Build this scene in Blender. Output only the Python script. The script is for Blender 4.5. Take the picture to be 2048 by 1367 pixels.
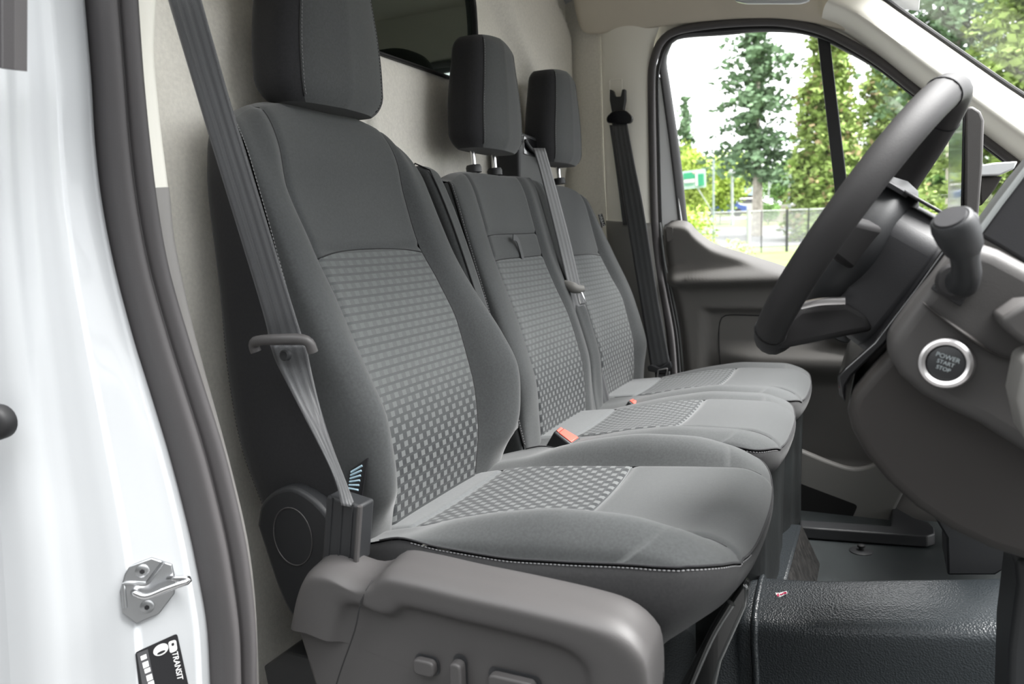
import bpy, bmesh, math, random
from mathutils import Vector, Matrix
random.seed(7)
for o in list(bpy.data.objects): bpy.data.objects.remove(o, do_unlink=True)
scene = bpy.context.scene
COL = scene.collection

# ------------------------------------------------------------------ camera
# cab axes: X = towards the windscreen, Y = across the cab (away from the open door), Z = up
FPX = 1557.0
CAM = Vector((.86, -1.16, .87))
CR = Vector((0.905165, 0.423650, -0.034608))
CU = Vector((-0.023669, 0.131527, 0.991030))
CF = Vector((-0.424401, 0.896226, -0.129081))
CR = CR.normalized(); CF = (CF - CR*CF.dot(CR)).normalized(); CU = CR.cross(CF).normalized()
cam = bpy.data.cameras.new('camera'); camo = bpy.data.objects.new('camera', cam); COL.objects.link(camo)
m = Matrix((CR, CU, -CF)).transposed().to_4x4(); m.translation = CAM
camo.matrix_world = m
cam.sensor_width = 36.0; cam.lens = 36.0*FPX/2048.0; cam.clip_start = .02; cam.clip_end = 500
cam.dof.use_dof = True; cam.dof.focus_distance = 1.45; cam.dof.aperture_fstop = 5.6
scene.camera = camo

# ------------------------------------------------------------------ sky and exposure
world = bpy.data.worlds.new('World'); scene.world = world; world.use_nodes = True
wn = world.node_tree; wn.nodes.clear()
w_out = wn.nodes.new('ShaderNodeOutputWorld'); w_bg = wn.nodes.new('ShaderNodeBackground')
w_tc = wn.nodes.new('ShaderNodeTexCoord'); w_no = wn.nodes.new('ShaderNodeTexNoise')
w_no.inputs['Scale'].default_value = 2.2; w_no.inputs['Detail'].default_value = 4
w_rp = wn.nodes.new('ShaderNodeValToRGB')
w_rp.color_ramp.elements[0].position = .3; w_rp.color_ramp.elements[0].color = (.87, .91, .94, 1)
w_rp.color_ramp.elements[1].position = .7; w_rp.color_ramp.elements[1].color = (1, 1, 1, 1)
wn.links.new(w_tc.outputs['Generated'], w_no.inputs['Vector'])
wn.links.new(w_no.outputs['Fac'], w_rp.inputs['Fac'])
wn.links.new(w_rp.outputs['Color'], w_bg.inputs['Color'])
w_bg.inputs['Strength'].default_value = 1.55
wn.links.new(w_bg.outputs['Background'], w_out.inputs['Surface'])
vs = scene.view_settings
vs.view_transform = 'Standard'; vs.look = 'None'; vs.gamma = 1.0; vs.use_curve_mapping = False
vs.exposure = 1.5
# a soft high sun behind the thin overcast, ahead of the van on the passenger side
sun = bpy.data.lights.new('sun', 'SUN'); suno = bpy.data.objects.new('sun', sun); COL.objects.link(suno)
sun.energy = 8.0; sun.angle = math.radians(45); sun.color = (1, .99, .97)
suno.rotation_euler = Vector((.46, .14, .87)).to_track_quat('Z', 'Y').to_euler()

# ------------------------------------------------------------------ helpers
def ray(px, py):
    return CR*((px-1024)/FPX) + CU*((683.5-py)/FPX) + CF
def at(px, py, X=None, Y=None, Z=None):
    d = ray(px, py)
    if X is not None: t = (X-CAM.x)/d.x
    elif Y is not None: t = (Y-CAM.y)/d.y
    else: t = (Z-CAM.z)/d.z
    return CAM + d*t
def V(*a): return Vector(a)
def lerp(a, b, t): return a + (b-a)*t
def sstep(a, b, x):
    t = max(0., min(1., (x-a)/(b-a))); return t*t*(3-2*t)
def tab(T, x):
    """smooth (monotone-ish) interpolation in a table of (x, value)"""
    if x <= T[0][0]: return T[0][1]
    if x >= T[-1][0]: return T[-1][1]
    for i in range(len(T)-1):
        if T[i][0] <= x <= T[i+1][0]: break
    x0, y0 = T[i]; x1, y1 = T[i+1]; h = x1-x0; t = (x-x0)/h
    def sl(j):
        if j <= 0: return (T[1][1]-T[0][1])/(T[1][0]-T[0][0])
        if j >= len(T)-1: return (T[-1][1]-T[-2][1])/(T[-1][0]-T[-2][0])
        a = (T[j][1]-T[j-1][1])/(T[j][0]-T[j-1][0]); b = (T[j+1][1]-T[j][1])/(T[j+1][0]-T[j][0])
        if a*b <= 0: return 0.
        return 2*a*b/(a+b)
    m0, m1 = sl(i)*h, sl(i+1)*h
    t2, t3 = t*t, t*t*t
    return (2*t3-3*t2+1)*y0 + (t3-2*t2+t)*m0 + (-2*t3+3*t2)*y1 + (t3-t2)*m1
def crom(P, t):
    """Catmull-Rom through the points P, t in 0..1"""
    n = len(P)-1; f = max(0., min(1., t))*n; i = min(int(f), n-1); u = f-i
    p1, p2 = P[i], P[i+1]
    p0 = P[i-1] if i > 0 else p1*2-p2
    p3 = P[i+2] if i+2 <= n else p2*2-p1
    return .5*((2*p1) + (p2-p0)*u + (2*p0-5*p1+4*p2-p3)*u*u + (3*p1-p0-3*p2+p3)*u*u*u)
def smooth_path(P, n):
    """resample a polyline through Catmull-Rom, about evenly"""
    Q = [crom(P, k/(n*6)) for k in range(n*6+1)]
    L = [0.]
    for a, b in zip(Q, Q[1:]): L.append(L[-1]+(b-a).length)
    out = []; j = 0
    for k in range(n+1):
        d = L[-1]*k/n
        while j < len(L)-2 and L[j+1] < d: j += 1
        s = (d-L[j])/max(1e-9, L[j+1]-L[j]); out.append(Q[j].lerp(Q[j+1], max(0, min(1, s))))
    return out
def lin(a, b, n): return [a+(b-a)*i/n for i in range(n+1)]
def clus(n, e=(.004, .012, .025, .05)):
    """0..1 samples clustered at both ends"""
    mid = lin(.085, .915, n)
    return [0.]+list(e)+mid+[1-x for x in reversed(e)]+[1.]

class MB:
    def __init__(s): s.v = []; s.f = []; s.uv = {}; 
    def add(s, vs_, fs):
        b = len(s.v); s.v += [Vector(v) for v in vs_]; s.f += [tuple(i+b for i in f) for f in fs]; return b
    def grid(s, fn, A, B, closed_a=False, uvfn=None):
        b = len(s.v); na, nb = len(A), len(B)
        for bb in B:
            for aa in A:
                s.v.append(Vector(fn(aa, bb)))
                if uvfn: s.uv[len(s.v)-1] = uvfn(aa, bb)
        for j in range(nb-1):
            for i in range(na if closed_a else na-1):
                k = (i+1) % na
                s.f.append((b+j*na+i, b+j*na+k, b+(j+1)*na+k, b+(j+1)*na+i))
        return s
    def cap(s, idx): s.f.append(tuple(idx)); return s
    def box(s, c, d, M_=None):
        x, y, z = d[0]/2, d[1]/2, d[2]/2
        vs_ = [Vector((sx*x, sy*y, sz*z)) for sz in (-1, 1) for sy in (-1, 1) for sx in (-1, 1)]
        if M_ is not None: vs_ = [M_ @ v for v in vs_]
        vs_ = [v+Vector(c) for v in vs_]
        s.add(vs_, [(0, 2, 3, 1), (4, 5, 7, 6), (0, 1, 5, 4), (2, 6, 7, 3), (0, 4, 6, 2), (1, 3, 7, 5)]); return s
    def tube(s, P, r, n=10, caps=True, ref=None, flat=1.0):
        """round tube along the points P; r a number or a list"""
        P = [Vector(p) for p in P]; b = len(s.v); N = len(P)
        up = Vector(ref) if ref else None
        prev = None
        for i, p in enumerate(P):
            t = (P[min(i+1, N-1)]-P[max(i-1, 0)]).normalized()
            if up is not None: a = up - t*up.dot(t)
            elif prev is None:
                q = Vector((0, 0, 1)) if abs(t.z) < .9 else Vector((1, 0, 0)); a = q - t*q.dot(t)
            else: a = prev - t*prev.dot(t)
            a.normalize(); prev = a; c = t.cross(a)
            rr = r[i] if isinstance(r, (list, tuple)) else r
            for k in range(n):
                th = 2*math.pi*k/n; s.v.append(p + a*(rr*math.cos(th)) + c*(rr*flat*math.sin(th)))
        for i in range(N-1):
            for k in range(n):
                q = (k+1) % n; s.f.append((b+i*n+k, b+i*n+q, b+(i+1)*n+q, b+(i+1)*n+k))
        if caps:
            s.f.append(tuple(b+k for k in reversed(range(n)))); s.f.append(tuple(b+(N-1)*n+k for k in range(n)))
        return s
    def sweep(s, P, prof, side, closed=True, caps=True, twist=None):
        """profile of (a, b): a along the normal in the path's plane, b along 'side'"""
        P = [Vector(p) for p in P]; b = len(s.v); N = len(P); n = len(prof)
        for i, p in enumerate(P):
            t = (P[min(i+1, N-1)]-P[max(i-1, 0)]).normalized()
            sd = Vector(side[i]) if isinstance(side, list) else Vector(side)
            sd = (sd - t*sd.dot(t)).normalized(); nn = sd.cross(t).normalized()
            for (x, y) in prof: s.v.append(p + nn*x + sd*y)
        for i in range(N-1):
            for k in range(n if closed else n-1):
                q = (k+1) % n; s.f.append((b+i*n+k, b+i*n+q, b+(i+1)*n+q, b+(i+1)*n+k))
        if caps and closed:
            s.f.append(tuple(b+k for k in reversed(range(n)))); s.f.append(tuple(b+(N-1)*n+k for k in range(n)))
        return s
    def prism(s, poly, d):
        """extrude the 3D polygon by the vector d"""
        d = Vector(d); n = len(poly); b = len(s.v)
        s.v += [Vector(p) for p in poly] + [Vector(p)+d for p in poly]
        s.f.append(tuple(b+i for i in range(n))); s.f.append(tuple(b+n+i for i in reversed(range(n))))
        for i in range(n):
            k = (i+1) % n; s.f.append((b+i, b+n+i, b+n+k, b+k))
        return s
    def ring(s, outer, inner, d):
        """slab between two outlines with the same number of points, thickness d"""
        d = Vector(d); n = len(outer); b = len(s.v)
        s.v += [Vector(p) for p in outer]+[Vector(p) for p in inner]+[Vector(p)+d for p in outer]+[Vector(p)+d for p in inner]
        for i in range(n):
            k = (i+1) % n
            s.f += [(b+i, b+k, b+n+k, b+n+i), (b+2*n+i, b+3*n+i, b+3*n+k, b+2*n+k),
                    (b+i, b+2*n+i, b+2*n+k, b+k), (b+n+i, b+n+k, b+3*n+k, b+3*n+i)]
        return s
    def lathe(s, prof, c, ax, n=32, ref=None):
        """profile of (radius, height) about axis ax through c"""
        ax = Vector(ax).normalized(); q = Vector(ref) if ref else (Vector((0, 0, 1)) if abs(ax.z) < .9 else Vector((1, 0, 0)))
        a = (q-ax*q.dot(ax)).normalized(); cc = ax.cross(a); c = Vector(c); b = len(s.v); m_ = len(prof)
        for (r, h) in prof:
            for k in range(n):
                th = 2*math.pi*k/n; s.v.append(c+ax*h+a*(r*math.cos(th))+cc*(r*math.sin(th)))
        for i in range(m_-1):
            for k in range(n):
                k2 = (k+1) % n; s.f.append((b+i*n+k, b+i*n+k2, b+(i+1)*n+k2, b+(i+1)*n+k))
        s.f.append(tuple(b+k for k in reversed(range(n)))); s.f.append(tuple(b+(m_-1)*n+k for k in range(n)))
        return s
    def build(s, name, mat, parent=None, smooth=True, bevel=0, bseg=2, subsurf=0, solid=0, sharp=40, fixn=True, loc=None, soff=-1):
        me = bpy.data.meshes.new(name)
        if loc is not None: vv = [tuple(v-Vector(loc)) for v in s.v]
        else: vv = [tuple(v) for v in s.v]
        me.from_pydata(vv, [], s.f)
        if s.uv:
            ul = me.uv_layers.new(name='uv')
            for l in me.loops: ul.data[l.index].uv = s.uv.get(l.vertex_index, (0, 0))
        me.validate(); 
        if fixn:
            bm = bmesh.new(); bm.from_mesh(me); bmesh.ops.recalc_face_normals(bm, faces=bm.faces); bm.to_mesh(me); bm.free()
        o = bpy.data.objects.new(name, me); COL.objects.link(o)
        me.materials.append(mat)
        if loc is not None: o.location = loc
        if smooth:
            for p in me.polygons: p.use_smooth = True
            if sharp < 180: me.set_sharp_from_angle(angle=math.radians(sharp))
        if solid:
            md = o.modifiers.new('solid', 'SOLIDIFY'); md.thickness = solid; md.offset = soff
        if bevel:
            md = o.modifiers.new('bevel', 'BEVEL'); md.width = bevel; md.segments = bseg; md.limit_method = 'ANGLE'; md.angle_limit = math.radians(35)
            md.harden_normals = False
        if subsurf:
            md = o.modifiers.new('sub', 'SUBSURF'); md.levels = subsurf; md.render_levels = subsurf
        if parent is not None: 
            o.parent = parent
            if loc is None: o.matrix_parent_inverse = Matrix.Translation(-parent.location) if parent.type == 'EMPTY' else Matrix.Identity(4)
        return o

def thing(name, label, cat, loc=(0, 0, 0), group=None, kind=None):
    o = bpy.data.objects.new(name, None); COL.objects.link(o); o.location = loc
    o.empty_display_size = .05
    return tag(o, label, cat, group, kind)
def tag(o, label=None, cat=None, group=None, kind=None):
    if label: o['label'] = label
    if cat: o['category'] = cat
    if group: o['group'] = group
    if kind: o['kind'] = kind
    return o
def rounded(poly, r, n=5):
    """round the corners of a closed 3D polygon"""
    out = []; N = len(poly); poly = [Vector(p) for p in poly]
    for i in range(N):
        p0, p1, p2 = poly[i-1], poly[i], poly[(i+1) % N]
        rr = r[i] if isinstance(r, (list, tuple)) else r
        a = (p0-p1); b = (p2-p1); d = min(rr, a.length*.49, b.length*.49)
        if d < 1e-5: out.append(p1); continue
        q0 = p1+a.normalized()*d; q2 = p1+b.normalized()*d
        for k in range(n+1):
            t = k/n; out.append(q0*(1-t)**2+p1*(2*t*(1-t))+q2*t*t)
    return out

# ------------------------------------------------------------------ materials
def nd(nt, typ, **k):
    n = nt.nodes.new(typ)
    for a, b in k.items(): setattr(n, a, b)
    return n
def mk(name, col, rough=.5, metal=0., bump=0., bscale=400., var=0., vscale=6., spec=.5, coat=0., sheen=0., aniso=None, detail=3., bdist=.001, voro=False):
    m_ = bpy.data.materials.new(name); m_.use_nodes = True; nt = m_.node_tree
    p = nt.nodes['Principled BSDF']
    p.inputs['Base Color'].default_value = (*col, 1); p.inputs['Roughness'].default_value = rough
    p.inputs['Metallic'].default_value = metal; p.inputs['Specular IOR Level'].default_value = spec
    p.inputs['Coat Weight'].default_value = coat; p.inputs['Sheen Weight'].default_value = sheen
    tc = nd(nt, 'ShaderNodeTexCoord')
    if var:
        no = nd(nt, 'ShaderNodeTexNoise'); no.inputs['Scale'].default_value = vscale; no.inputs['Detail'].default_value = 5
        nt.links.new(tc.outputs['Object'], no.inputs['Vector'])
        rp = nd(nt, 'ShaderNodeValToRGB')
        rp.color_ramp.elements[0].position = .3; rp.color_ramp.elements[1].position = .7
        rp.color_ramp.elements[0].color = (*[c*(1-var) for c in col], 1); rp.color_ramp.elements[1].color = (*[min(1, c*(1+var)) for c in col], 1)
        nt.links.new(no.outputs['Fac'], rp.inputs['Fac']); nt.links.new(rp.outputs['Color'], p.inputs['Base Color'])
    if bump:
        if voro:
            nb = nd(nt, 'ShaderNodeTexVoronoi'); out = nb.outputs['Distance']
        else:
            nb = nd(nt, 'ShaderNodeTexNoise'); nb.inputs['Detail'].default_value = detail; out = nb.outputs['Fac']
        nb.inputs['Scale'].default_value = bscale
        nt.links.new(tc.outputs['Object'], nb.inputs['Vector'])
        bp = nd(nt, 'ShaderNodeBump'); bp.inputs['Strength'].default_value = bump; bp.inputs['Distance'].default_value = bdist
        nt.links.new(out, bp.inputs['Height']); nt.links.new(bp.outputs['Normal'], p.inputs['Normal'])
    return m_
def mathn(nt, op, a, b=None, c=None):
    n = nd(nt, 'ShaderNodeMath', operation=op)
    for i, x in enumerate((a, b, c)):
        if x is None: continue
        if isinstance(x, (int, float)): n.inputs[i].default_value = x
        else: nt.links.new(x, n.inputs[i])
    return n.outputs[0]
def checker_fabric(name, pu, pv, lo, hi, s0, s1, s2, invert=False):
    """woven square pattern on the uv map (metres): staggered light squares; the gaps between them
    go from dark to light along v between s0 and s1 (the weave's own fade)"""
    m_ = bpy.data.materials.new(name); m_.use_nodes = True; nt = m_.node_tree; p = nt.nodes['Principled BSDF']
    uv = nd(nt, 'ShaderNodeUVMap', uv_map='uv'); sx = nd(nt, 'ShaderNodeSeparateXYZ'); nt.links.new(uv.outputs[0], sx.inputs[0])
    v = mathn(nt, 'DIVIDE', sx.outputs[1], pv); row = mathn(nt, 'FLOOR', v); fv = mathn(nt, 'FRACT', v)
    u = mathn(nt, 'ADD', mathn(nt, 'DIVIDE', sx.outputs[0], pu*2), mathn(nt, 'MULTIPLY', row, .5))
    fu = mathn(nt, 'FRACT', u)
    insq = mathn(nt, 'LESS_THAN', fu, .48); inrow = mathn(nt, 'LESS_THAN', fv, .66)
    mr = nd(nt, 'ShaderNodeMapRange'); mr.clamp = True; mr.interpolation_type = 'SMOOTHSTEP'
    no = nd(nt, 'ShaderNodeTexNoise'); no.inputs['Scale'].default_value = 9.; nt.links.new(uv.outputs[0], no.inputs['Vector'])
    vj = mathn(nt, 'ADD', sx.outputs[1], mathn(nt, 'MULTIPLY', mathn(nt, 'SUBTRACT', no.outputs['Fac'], .5), .05))
    nt.links.new(vj, mr.inputs['Value'])
    mr.inputs['From Min'].default_value = s0; mr.inputs['From Max'].default_value = s1
    mr.inputs['To Min'].default_value = 0; mr.inputs['To Max'].default_value = 1
    fade = mr.outputs[0]
    if invert: fade = mathn(nt, 'SUBTRACT', 1., fade)
    # fine thread relief
    wv = nd(nt, 'ShaderNodeTexNoise'); wv.inputs['Scale'].default_value = 900.; wv.inputs['Detail'].default_value = 2.; nt.links.new(uv.outputs[0], wv.inputs['Vector'])
    gap = mathn(nt, 'ADD', mathn(nt, 'MULTIPLY', fade, .80), .0)          # brightness of gaps in a light row
    rowv = mathn(nt, 'MAXIMUM', insq, gap)
    between = mathn(nt, 'ADD', mathn(nt, 'MULTIPLY', fade, .46), .12)
    val = mathn(nt, 'ADD', mathn(nt, 'MULTIPLY', rowv, inrow), mathn(nt, 'MULTIPLY', between, mathn(nt, 'SUBTRACT', 1., inrow)))
    val = mathn(nt, 'MULTIPLY', val, mathn(nt, 'ADD', mathn(nt, 'MULTIPLY', wv.outputs['Fac'], .5), .75))
    mix = nd(nt, 'ShaderNodeMix', data_type='RGBA'); nt.links.new(val, mix.inputs['Factor'])
    mix.inputs['A'].default_value = (*lo, 1); mix.inputs['B'].default_value = (*hi, 1)
    nt.links.new(mix.outputs['Result'], p.inputs['Base Color'])
    p.inputs['Roughness'].default_value = .9; p.inputs['Sheen Weight'].default_value = .15
    p.inputs['Specular IOR Level'].default_value = .25
    bp = nd(nt, 'ShaderNodeBump'); bp.inputs['Strength'].default_value = .5; bp.inputs['Distance'].default_value = .0012
    hsum = mathn(nt, 'ADD', val, mathn(nt, 'MULTIPLY', wv.outputs['Fac'], .35))
    nt.links.new(hsum, bp.inputs['Height']); nt.links.new(bp.outputs['Normal'], p.inputs['Normal'])
    return m_
def glassm(name, tint=(1, 1, 1), alpha_refl=True):
    """thin pane: clear with a weak mirror"""
    m_ = bpy.data.materials.new(name); m_.use_nodes = True; nt = m_.node_tree; nt.nodes.clear()
    out = nd(nt, 'ShaderNodeOutputMaterial'); tr = nd(nt, 'ShaderNodeBsdfTransparent'); gl = nd(nt, 'ShaderNodeBsdfGlossy')
    tr.inputs['Color'].default_value = (*tint, 1); gl.inputs['Roughness'].default_value = .01
    lw = nd(nt, 'ShaderNodeLayerWeight'); lw.inputs['Blend'].default_value = .5
    fac = mathn(nt, 'ADD', mathn(nt, 'MULTIPLY', mathn(nt, 'POWER', lw.outputs['Facing'], 5.), .6), .03)
    mx = nd(nt, 'ShaderNodeMixShader'); nt.links.new(fac, mx.inputs[0])
    nt.links.new(tr.outputs[0], mx.inputs[1]); nt.links.new(gl.outputs[0], mx.inputs[2]); nt.links.new(mx.outputs[0], out.inputs[0])
    return m_

M = {}
M['fabric'] = mk('charcoal_fabric', (.052, .055, .056), .92, bump=.35, bscale=1400, var=.12, vscale=260, spec=.2, sheen=.25, bdist=.0006)
M['fabric_dark'] = mk('black_fabric', (.022, .022, .024), .93, bump=.35, bscale=1400, var=.12, vscale=260, spec=.2, sheen=.15, bdist=.0006)
M['fabric_band'] = mk('grey_band_fabric', (.105, .110, .112), .92, bump=.3, bscale=1400, var=.1, vscale=200, spec=.2, sheen=.25, bdist=.0006)
M['fabric_shaded'] = mk('shaded_charcoal_fabric', (.030, .030, .031), .93, bump=.35, bscale=1400, var=.12, vscale=260, spec=.2, sheen=.1, bdist=.0006)  # charcoal cloth darkened so the skirt carries its shade in the colour
M['thread'] = mk('grey_thread', (.24, .24, .245), .8)
M['seam'] = mk('dark_seam_cord', (.016, .016, .017), .9)  # near-black cord for seams, piping and parting lines
M['pattern'] = checker_fabric('woven_square_fabric', .0122, .0138, (.018, .020, .022), (.115, .121, .121), .58, .76, .5)
M['pattern_seat'] = checker_fabric('woven_square_seat_fabric', .0122, .0138, (.028, .030, .032), (.112, .118, .118), .9, 1.2, .5)
M['plastic'] = mk('grey_grained_plastic', (.062, .059, .059), .48, bump=.25, bscale=900, spec=.45, bdist=.0006)
M['plastic_dark'] = mk('black_grained_plastic', (.022, .023, .025), .5, bump=.25, bscale=900, spec=.45, bdist=.0006)
M['gloss_black'] = mk('piano_black', (.006, .006, .007), .12, spec=.6, coat=.5)
M['black_metal'] = mk('black_painted_steel', (.010, .011, .011), .22, spec=.7, coat=.6)
M['chrome'] = mk('chrome', (.75, .75, .76), .15, 1.0)
M['satin'] = mk('satin_metal', (.72, .70, .70), .28, 1.0)
M['steel'] = mk('zinc_steel', (.42, .43, .44), .36, 1.0, bump=.05, bscale=300)
M['belt'] = mk('belt_webbing', (.060, .062, .066), .72, bump=.6, bscale=900, spec=.35, sheen=.2, bdist=.0006)
M['rubber'] = mk('seal_rubber', (.085, .080, .082), .6, bump=.3, bscale=700, spec=.35, bdist=.0006)
M['rubber_black'] = mk('black_rubber', (.014, .014, .015), .55, spec=.4)
M['white_paint'] = mk('white_body_paint', (.47, .485, .50), .36, spec=.45, coat=.3)
M['felt'] = mk('grey_felt_lining', (.77, .745, .68), .97, bump=.6, bscale=500, var=.06, vscale=160, spec=.1, sheen=.2, bdist=.001)
M['cream'] = mk('cream_trim_plastic', (.86, .84, .765), .6, bump=.15, bscale=700, spec=.35, bdist=.0005)
M['headliner'] = mk('headliner_fabric', (.62, .57, .48), .9, bump=.4, bscale=600, spec=.15, bdist=.0008)
M['taupe'] = mk('taupe_trim_plastic', (.115, .110, .104), .58, bump=.25, bscale=800, spec=.4, bdist=.0006)
M['taupe_light'] = mk('light_taupe_trim_plastic', (.20, .195, .185), .55, bump=.25, bscale=800, spec=.4, bdist=.0006)
M['red'] = mk('red_button', (.72, .10, .07), .35)
M['glass'] = glassm('clear_glass')
M['white_print'] = mk('white_print', (.8, .8, .8), .6)
M['black_print'] = mk('black_print', (.012, .012, .014), .4)

# ------------------------------------------------------------------ cab shell
def pxs(L, **k): return [at(x, y, **k) for x, y in L]

# ---- floor
M['mat'] = mk('black_rubber_floor_mat', (.030, .035, .036), .42, bump=.45, bscale=420, var=.25, vscale=7, spec=.5, bdist=.0012)
M['mat_grain'] = mk('pebbled_black_vinyl', (.020, .024, .027), .34, bump=.5, bscale=300, spec=.6, bdist=.0014, voro=True)
fl = MB()
fl.grid(lambda a, b: V(lerp(-.16, 1.7, a), lerp(-.42, 1.45, b), 0 + .25*sstep(1.15, 1.55, lerp(-.16, 1.7, a))), lin(0, 1, 60), lin(0, 1, 30))
floor = fl.build('floor', M['mat'], None, solid=.03)
tag(floor, 'dark rubber covered cab floor in front of the seats', kind='structure')
# raised moulding beside the driver's seat, draped with pebbled vinyl
hx = [at(1528, 1160, Y=.40), at(1640, 1158, Y=.42), at(1800, 1157, Y=.42), at(1990, 1155, Y=.42), at(2150, 1150, Y=.42)]
hxp = smooth_path(hx, 40)
def hump(a, b):
    p = hxp[int(round(a*40))]; z = p.z; yk = .25
    pr = [V(p.x, .50, 0.), V(p.x, .45, z*.55), V(p.x, .425, z-.012), V(p.x, .40, z), V(p.x+.001, .345, z-.006), V(p.x+.002, .295+.06*yk, z-.014), V(p.x+.004, .258+.06*yk, z-.030), V(p.x+.005, .245+.06*yk, z-.065), V(p.x+.01, .235+.05*yk, .05), V(p.x+.012, .23, -.02)]
    return crom(pr, b)
hm = MB().grid(hump, [i/40 for i in range(41)], lin(0, 1, 44))
humpo = hm.build('floor_moulding', M['mat_grain'], floor)
# bead along its rear end and the lower step towards the seat
bead = [hump(0, b) for b in lin(.25, 1, 30)]
MB().tube([p+V(-.004, 0, .001) for p in bead], .007, 10).build('moulding_bead', M['mat_grain'], humpo)
def stepf(a, b):
    p = bead[int(round(b*30))]; q = V(p.x-.085, p.y-.01, min(p.z*.75, .10))
    return crom([p+V(-.006, 0, -.001), p+V(-.03, 0, -.004), V(lerp(p.x, q.x, .5), p.y, lerp(p.z, q.z, .55)), q, q+V(-.02, 0, -.10)], a)
MB().grid(stepf, lin(0, 1, 14), [i/30 for i in range(31)]).build('moulding_step', M['mat_grain'], floor)
# scuffed wedge in front of the bench base
M['scuff_wedge'] = mk('scraped_plastic', (.018, .017, .016), .5, bump=.9, bscale=38, var=.8, vscale=60, spec=.4, bdist=.004)
wx = [V(.640, 0, .0), V(.645, 0, .095), V(.690, 0, .100), V(.735, 0, .0)]
wd = MB().prism([V(p.x, .55, p.z) for p in wx], V(0, .40, 0)).build('floor_wedge', M['mat_grain'], floor, bevel=.006)
MB().prism([V(.6925, .56, .098), V(.738, .56, 0), V(.736, .56, -.002), V(.690, .56, .096)], V(0, .38, 0)).build('scuffed_face', M['scuff_wedge'], wd)
# far door sill trim
sp_ = pxs([(1600, 1039), (1700, 1045), (1782, 1051), (1784, 1014), (1793, 1014), (1829, 1035), (1859, 1044), (1869, 1054), (1870, 1066), (1855, 1071), (1779, 1066), (1640, 1056), (1600, 1053)], Z=.035)
MB().prism(sp_, V(0, -.004, -.032)).build('sill_trim', M['plastic_dark'], floor, bevel=.004)
# floor mat fastener
mf = thing('mat_fastener', 'small round black fastener with a knob on the far floor', 'fastener', at(1722, 1102, Z=0))
c = mf.location
MB().lathe([(.030, 0), (.030, .002), (.026, .004), (.010, .005)], V(*c), V(0, 0, 1), 28).build('washer', M['plastic_dark'], mf)
MB().lathe([(.006, .004), (.006, .012), (.010, .013), (.010, .018), (.007, .020)], V(*c), V(0, 0, 1), 18).build('knob', M['rubber_black'], mf)

# ---- bulkhead behind the seats
BX = -.15
WY0, WY1, WZ0, WZ1 = .27, .800, 1.288, 1.62
def bulk(y, z):
    x = BX
    # soft crease running down from the window corner
    d = ((y-.923)*(1.375-1.547)-(z-1.547)*(1.116-.923))/math.hypot(1.375-1.547, 1.116-.923)
    along = sstep(1.0, 1.35, z)
    x += .040*sstep(-.03, .02, -d)*along*sstep(.8, .9, y)
    # padded panel with a rounded corner, then the side return
    ex = 1.452 - .16*sstep(1.50, 1.68, z)**2
    x -= .030*sstep(ex, ex+.03, y)
    # shallow shelf under the window
    x += .010*sstep(1.285, 1.265, z)*sstep(.95, .85, y)
    x += .006*math.sin(z*9)*sstep(1.2, .6, z)
    return V(x, y, z)
ys = sorted(set(lin(-.42, WY0, 24)+lin(WY0, WY1, 12)+lin(WY1, 1.52, 60)))
zs = sorted(set(lin(-.02, WZ0, 40)+lin(WZ0, WZ1, 22)+lin(WZ1, 1.74, 6)))
mb = MB()
for z in zs:
    for y in ys: mb.v.append(bulk(y, z))
n = len(ys)
for j in range(len(zs)-1):
    for i in range(n-1):
        ym, zm = (ys[i]+ys[i+1])/2, (zs[j]+zs[j+1])/2
        if WY0 < ym < WY1 and WZ0 < zm < WZ1: continue
        mb.f.append((j*n+i, j*n+i+1, (j+1)*n+i+1, (j+1)*n+i))
wall_rear = mb.build('wall_rear', M['felt'], None, sharp=180)
tag(wall_rear, 'felt lined grey bulkhead behind the seats', kind='structure')
w2 = thing('window_2', 'dark glazed window in the felt bulkhead', None, (BX, .53, WZ0), kind='structure')
ow = rounded([V(BX-.004, WY0-.004, WZ0-.004), V(BX-.004, WY1+.004, WZ0-.004), V(BX-.004, WY1+.004, WZ1+.01), V(BX-.004, WY0-.004, WZ1+.01)], [.05, .05, .20, .20], 8)
iw = rounded([V(BX-.004, WY0+.004, WZ0+.003), V(BX-.004, WY1-.006, WZ0+.003), V(BX-.004, WY1-.006, WZ1-.006), V(BX-.004, WY0+.004, WZ1-.006)], [.045, .045, .19, .19], 8)
MB().ring(ow, iw, V(.016, 0, 0)).build('gasket', M['rubber_black'], w2, bevel=.003)
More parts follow.
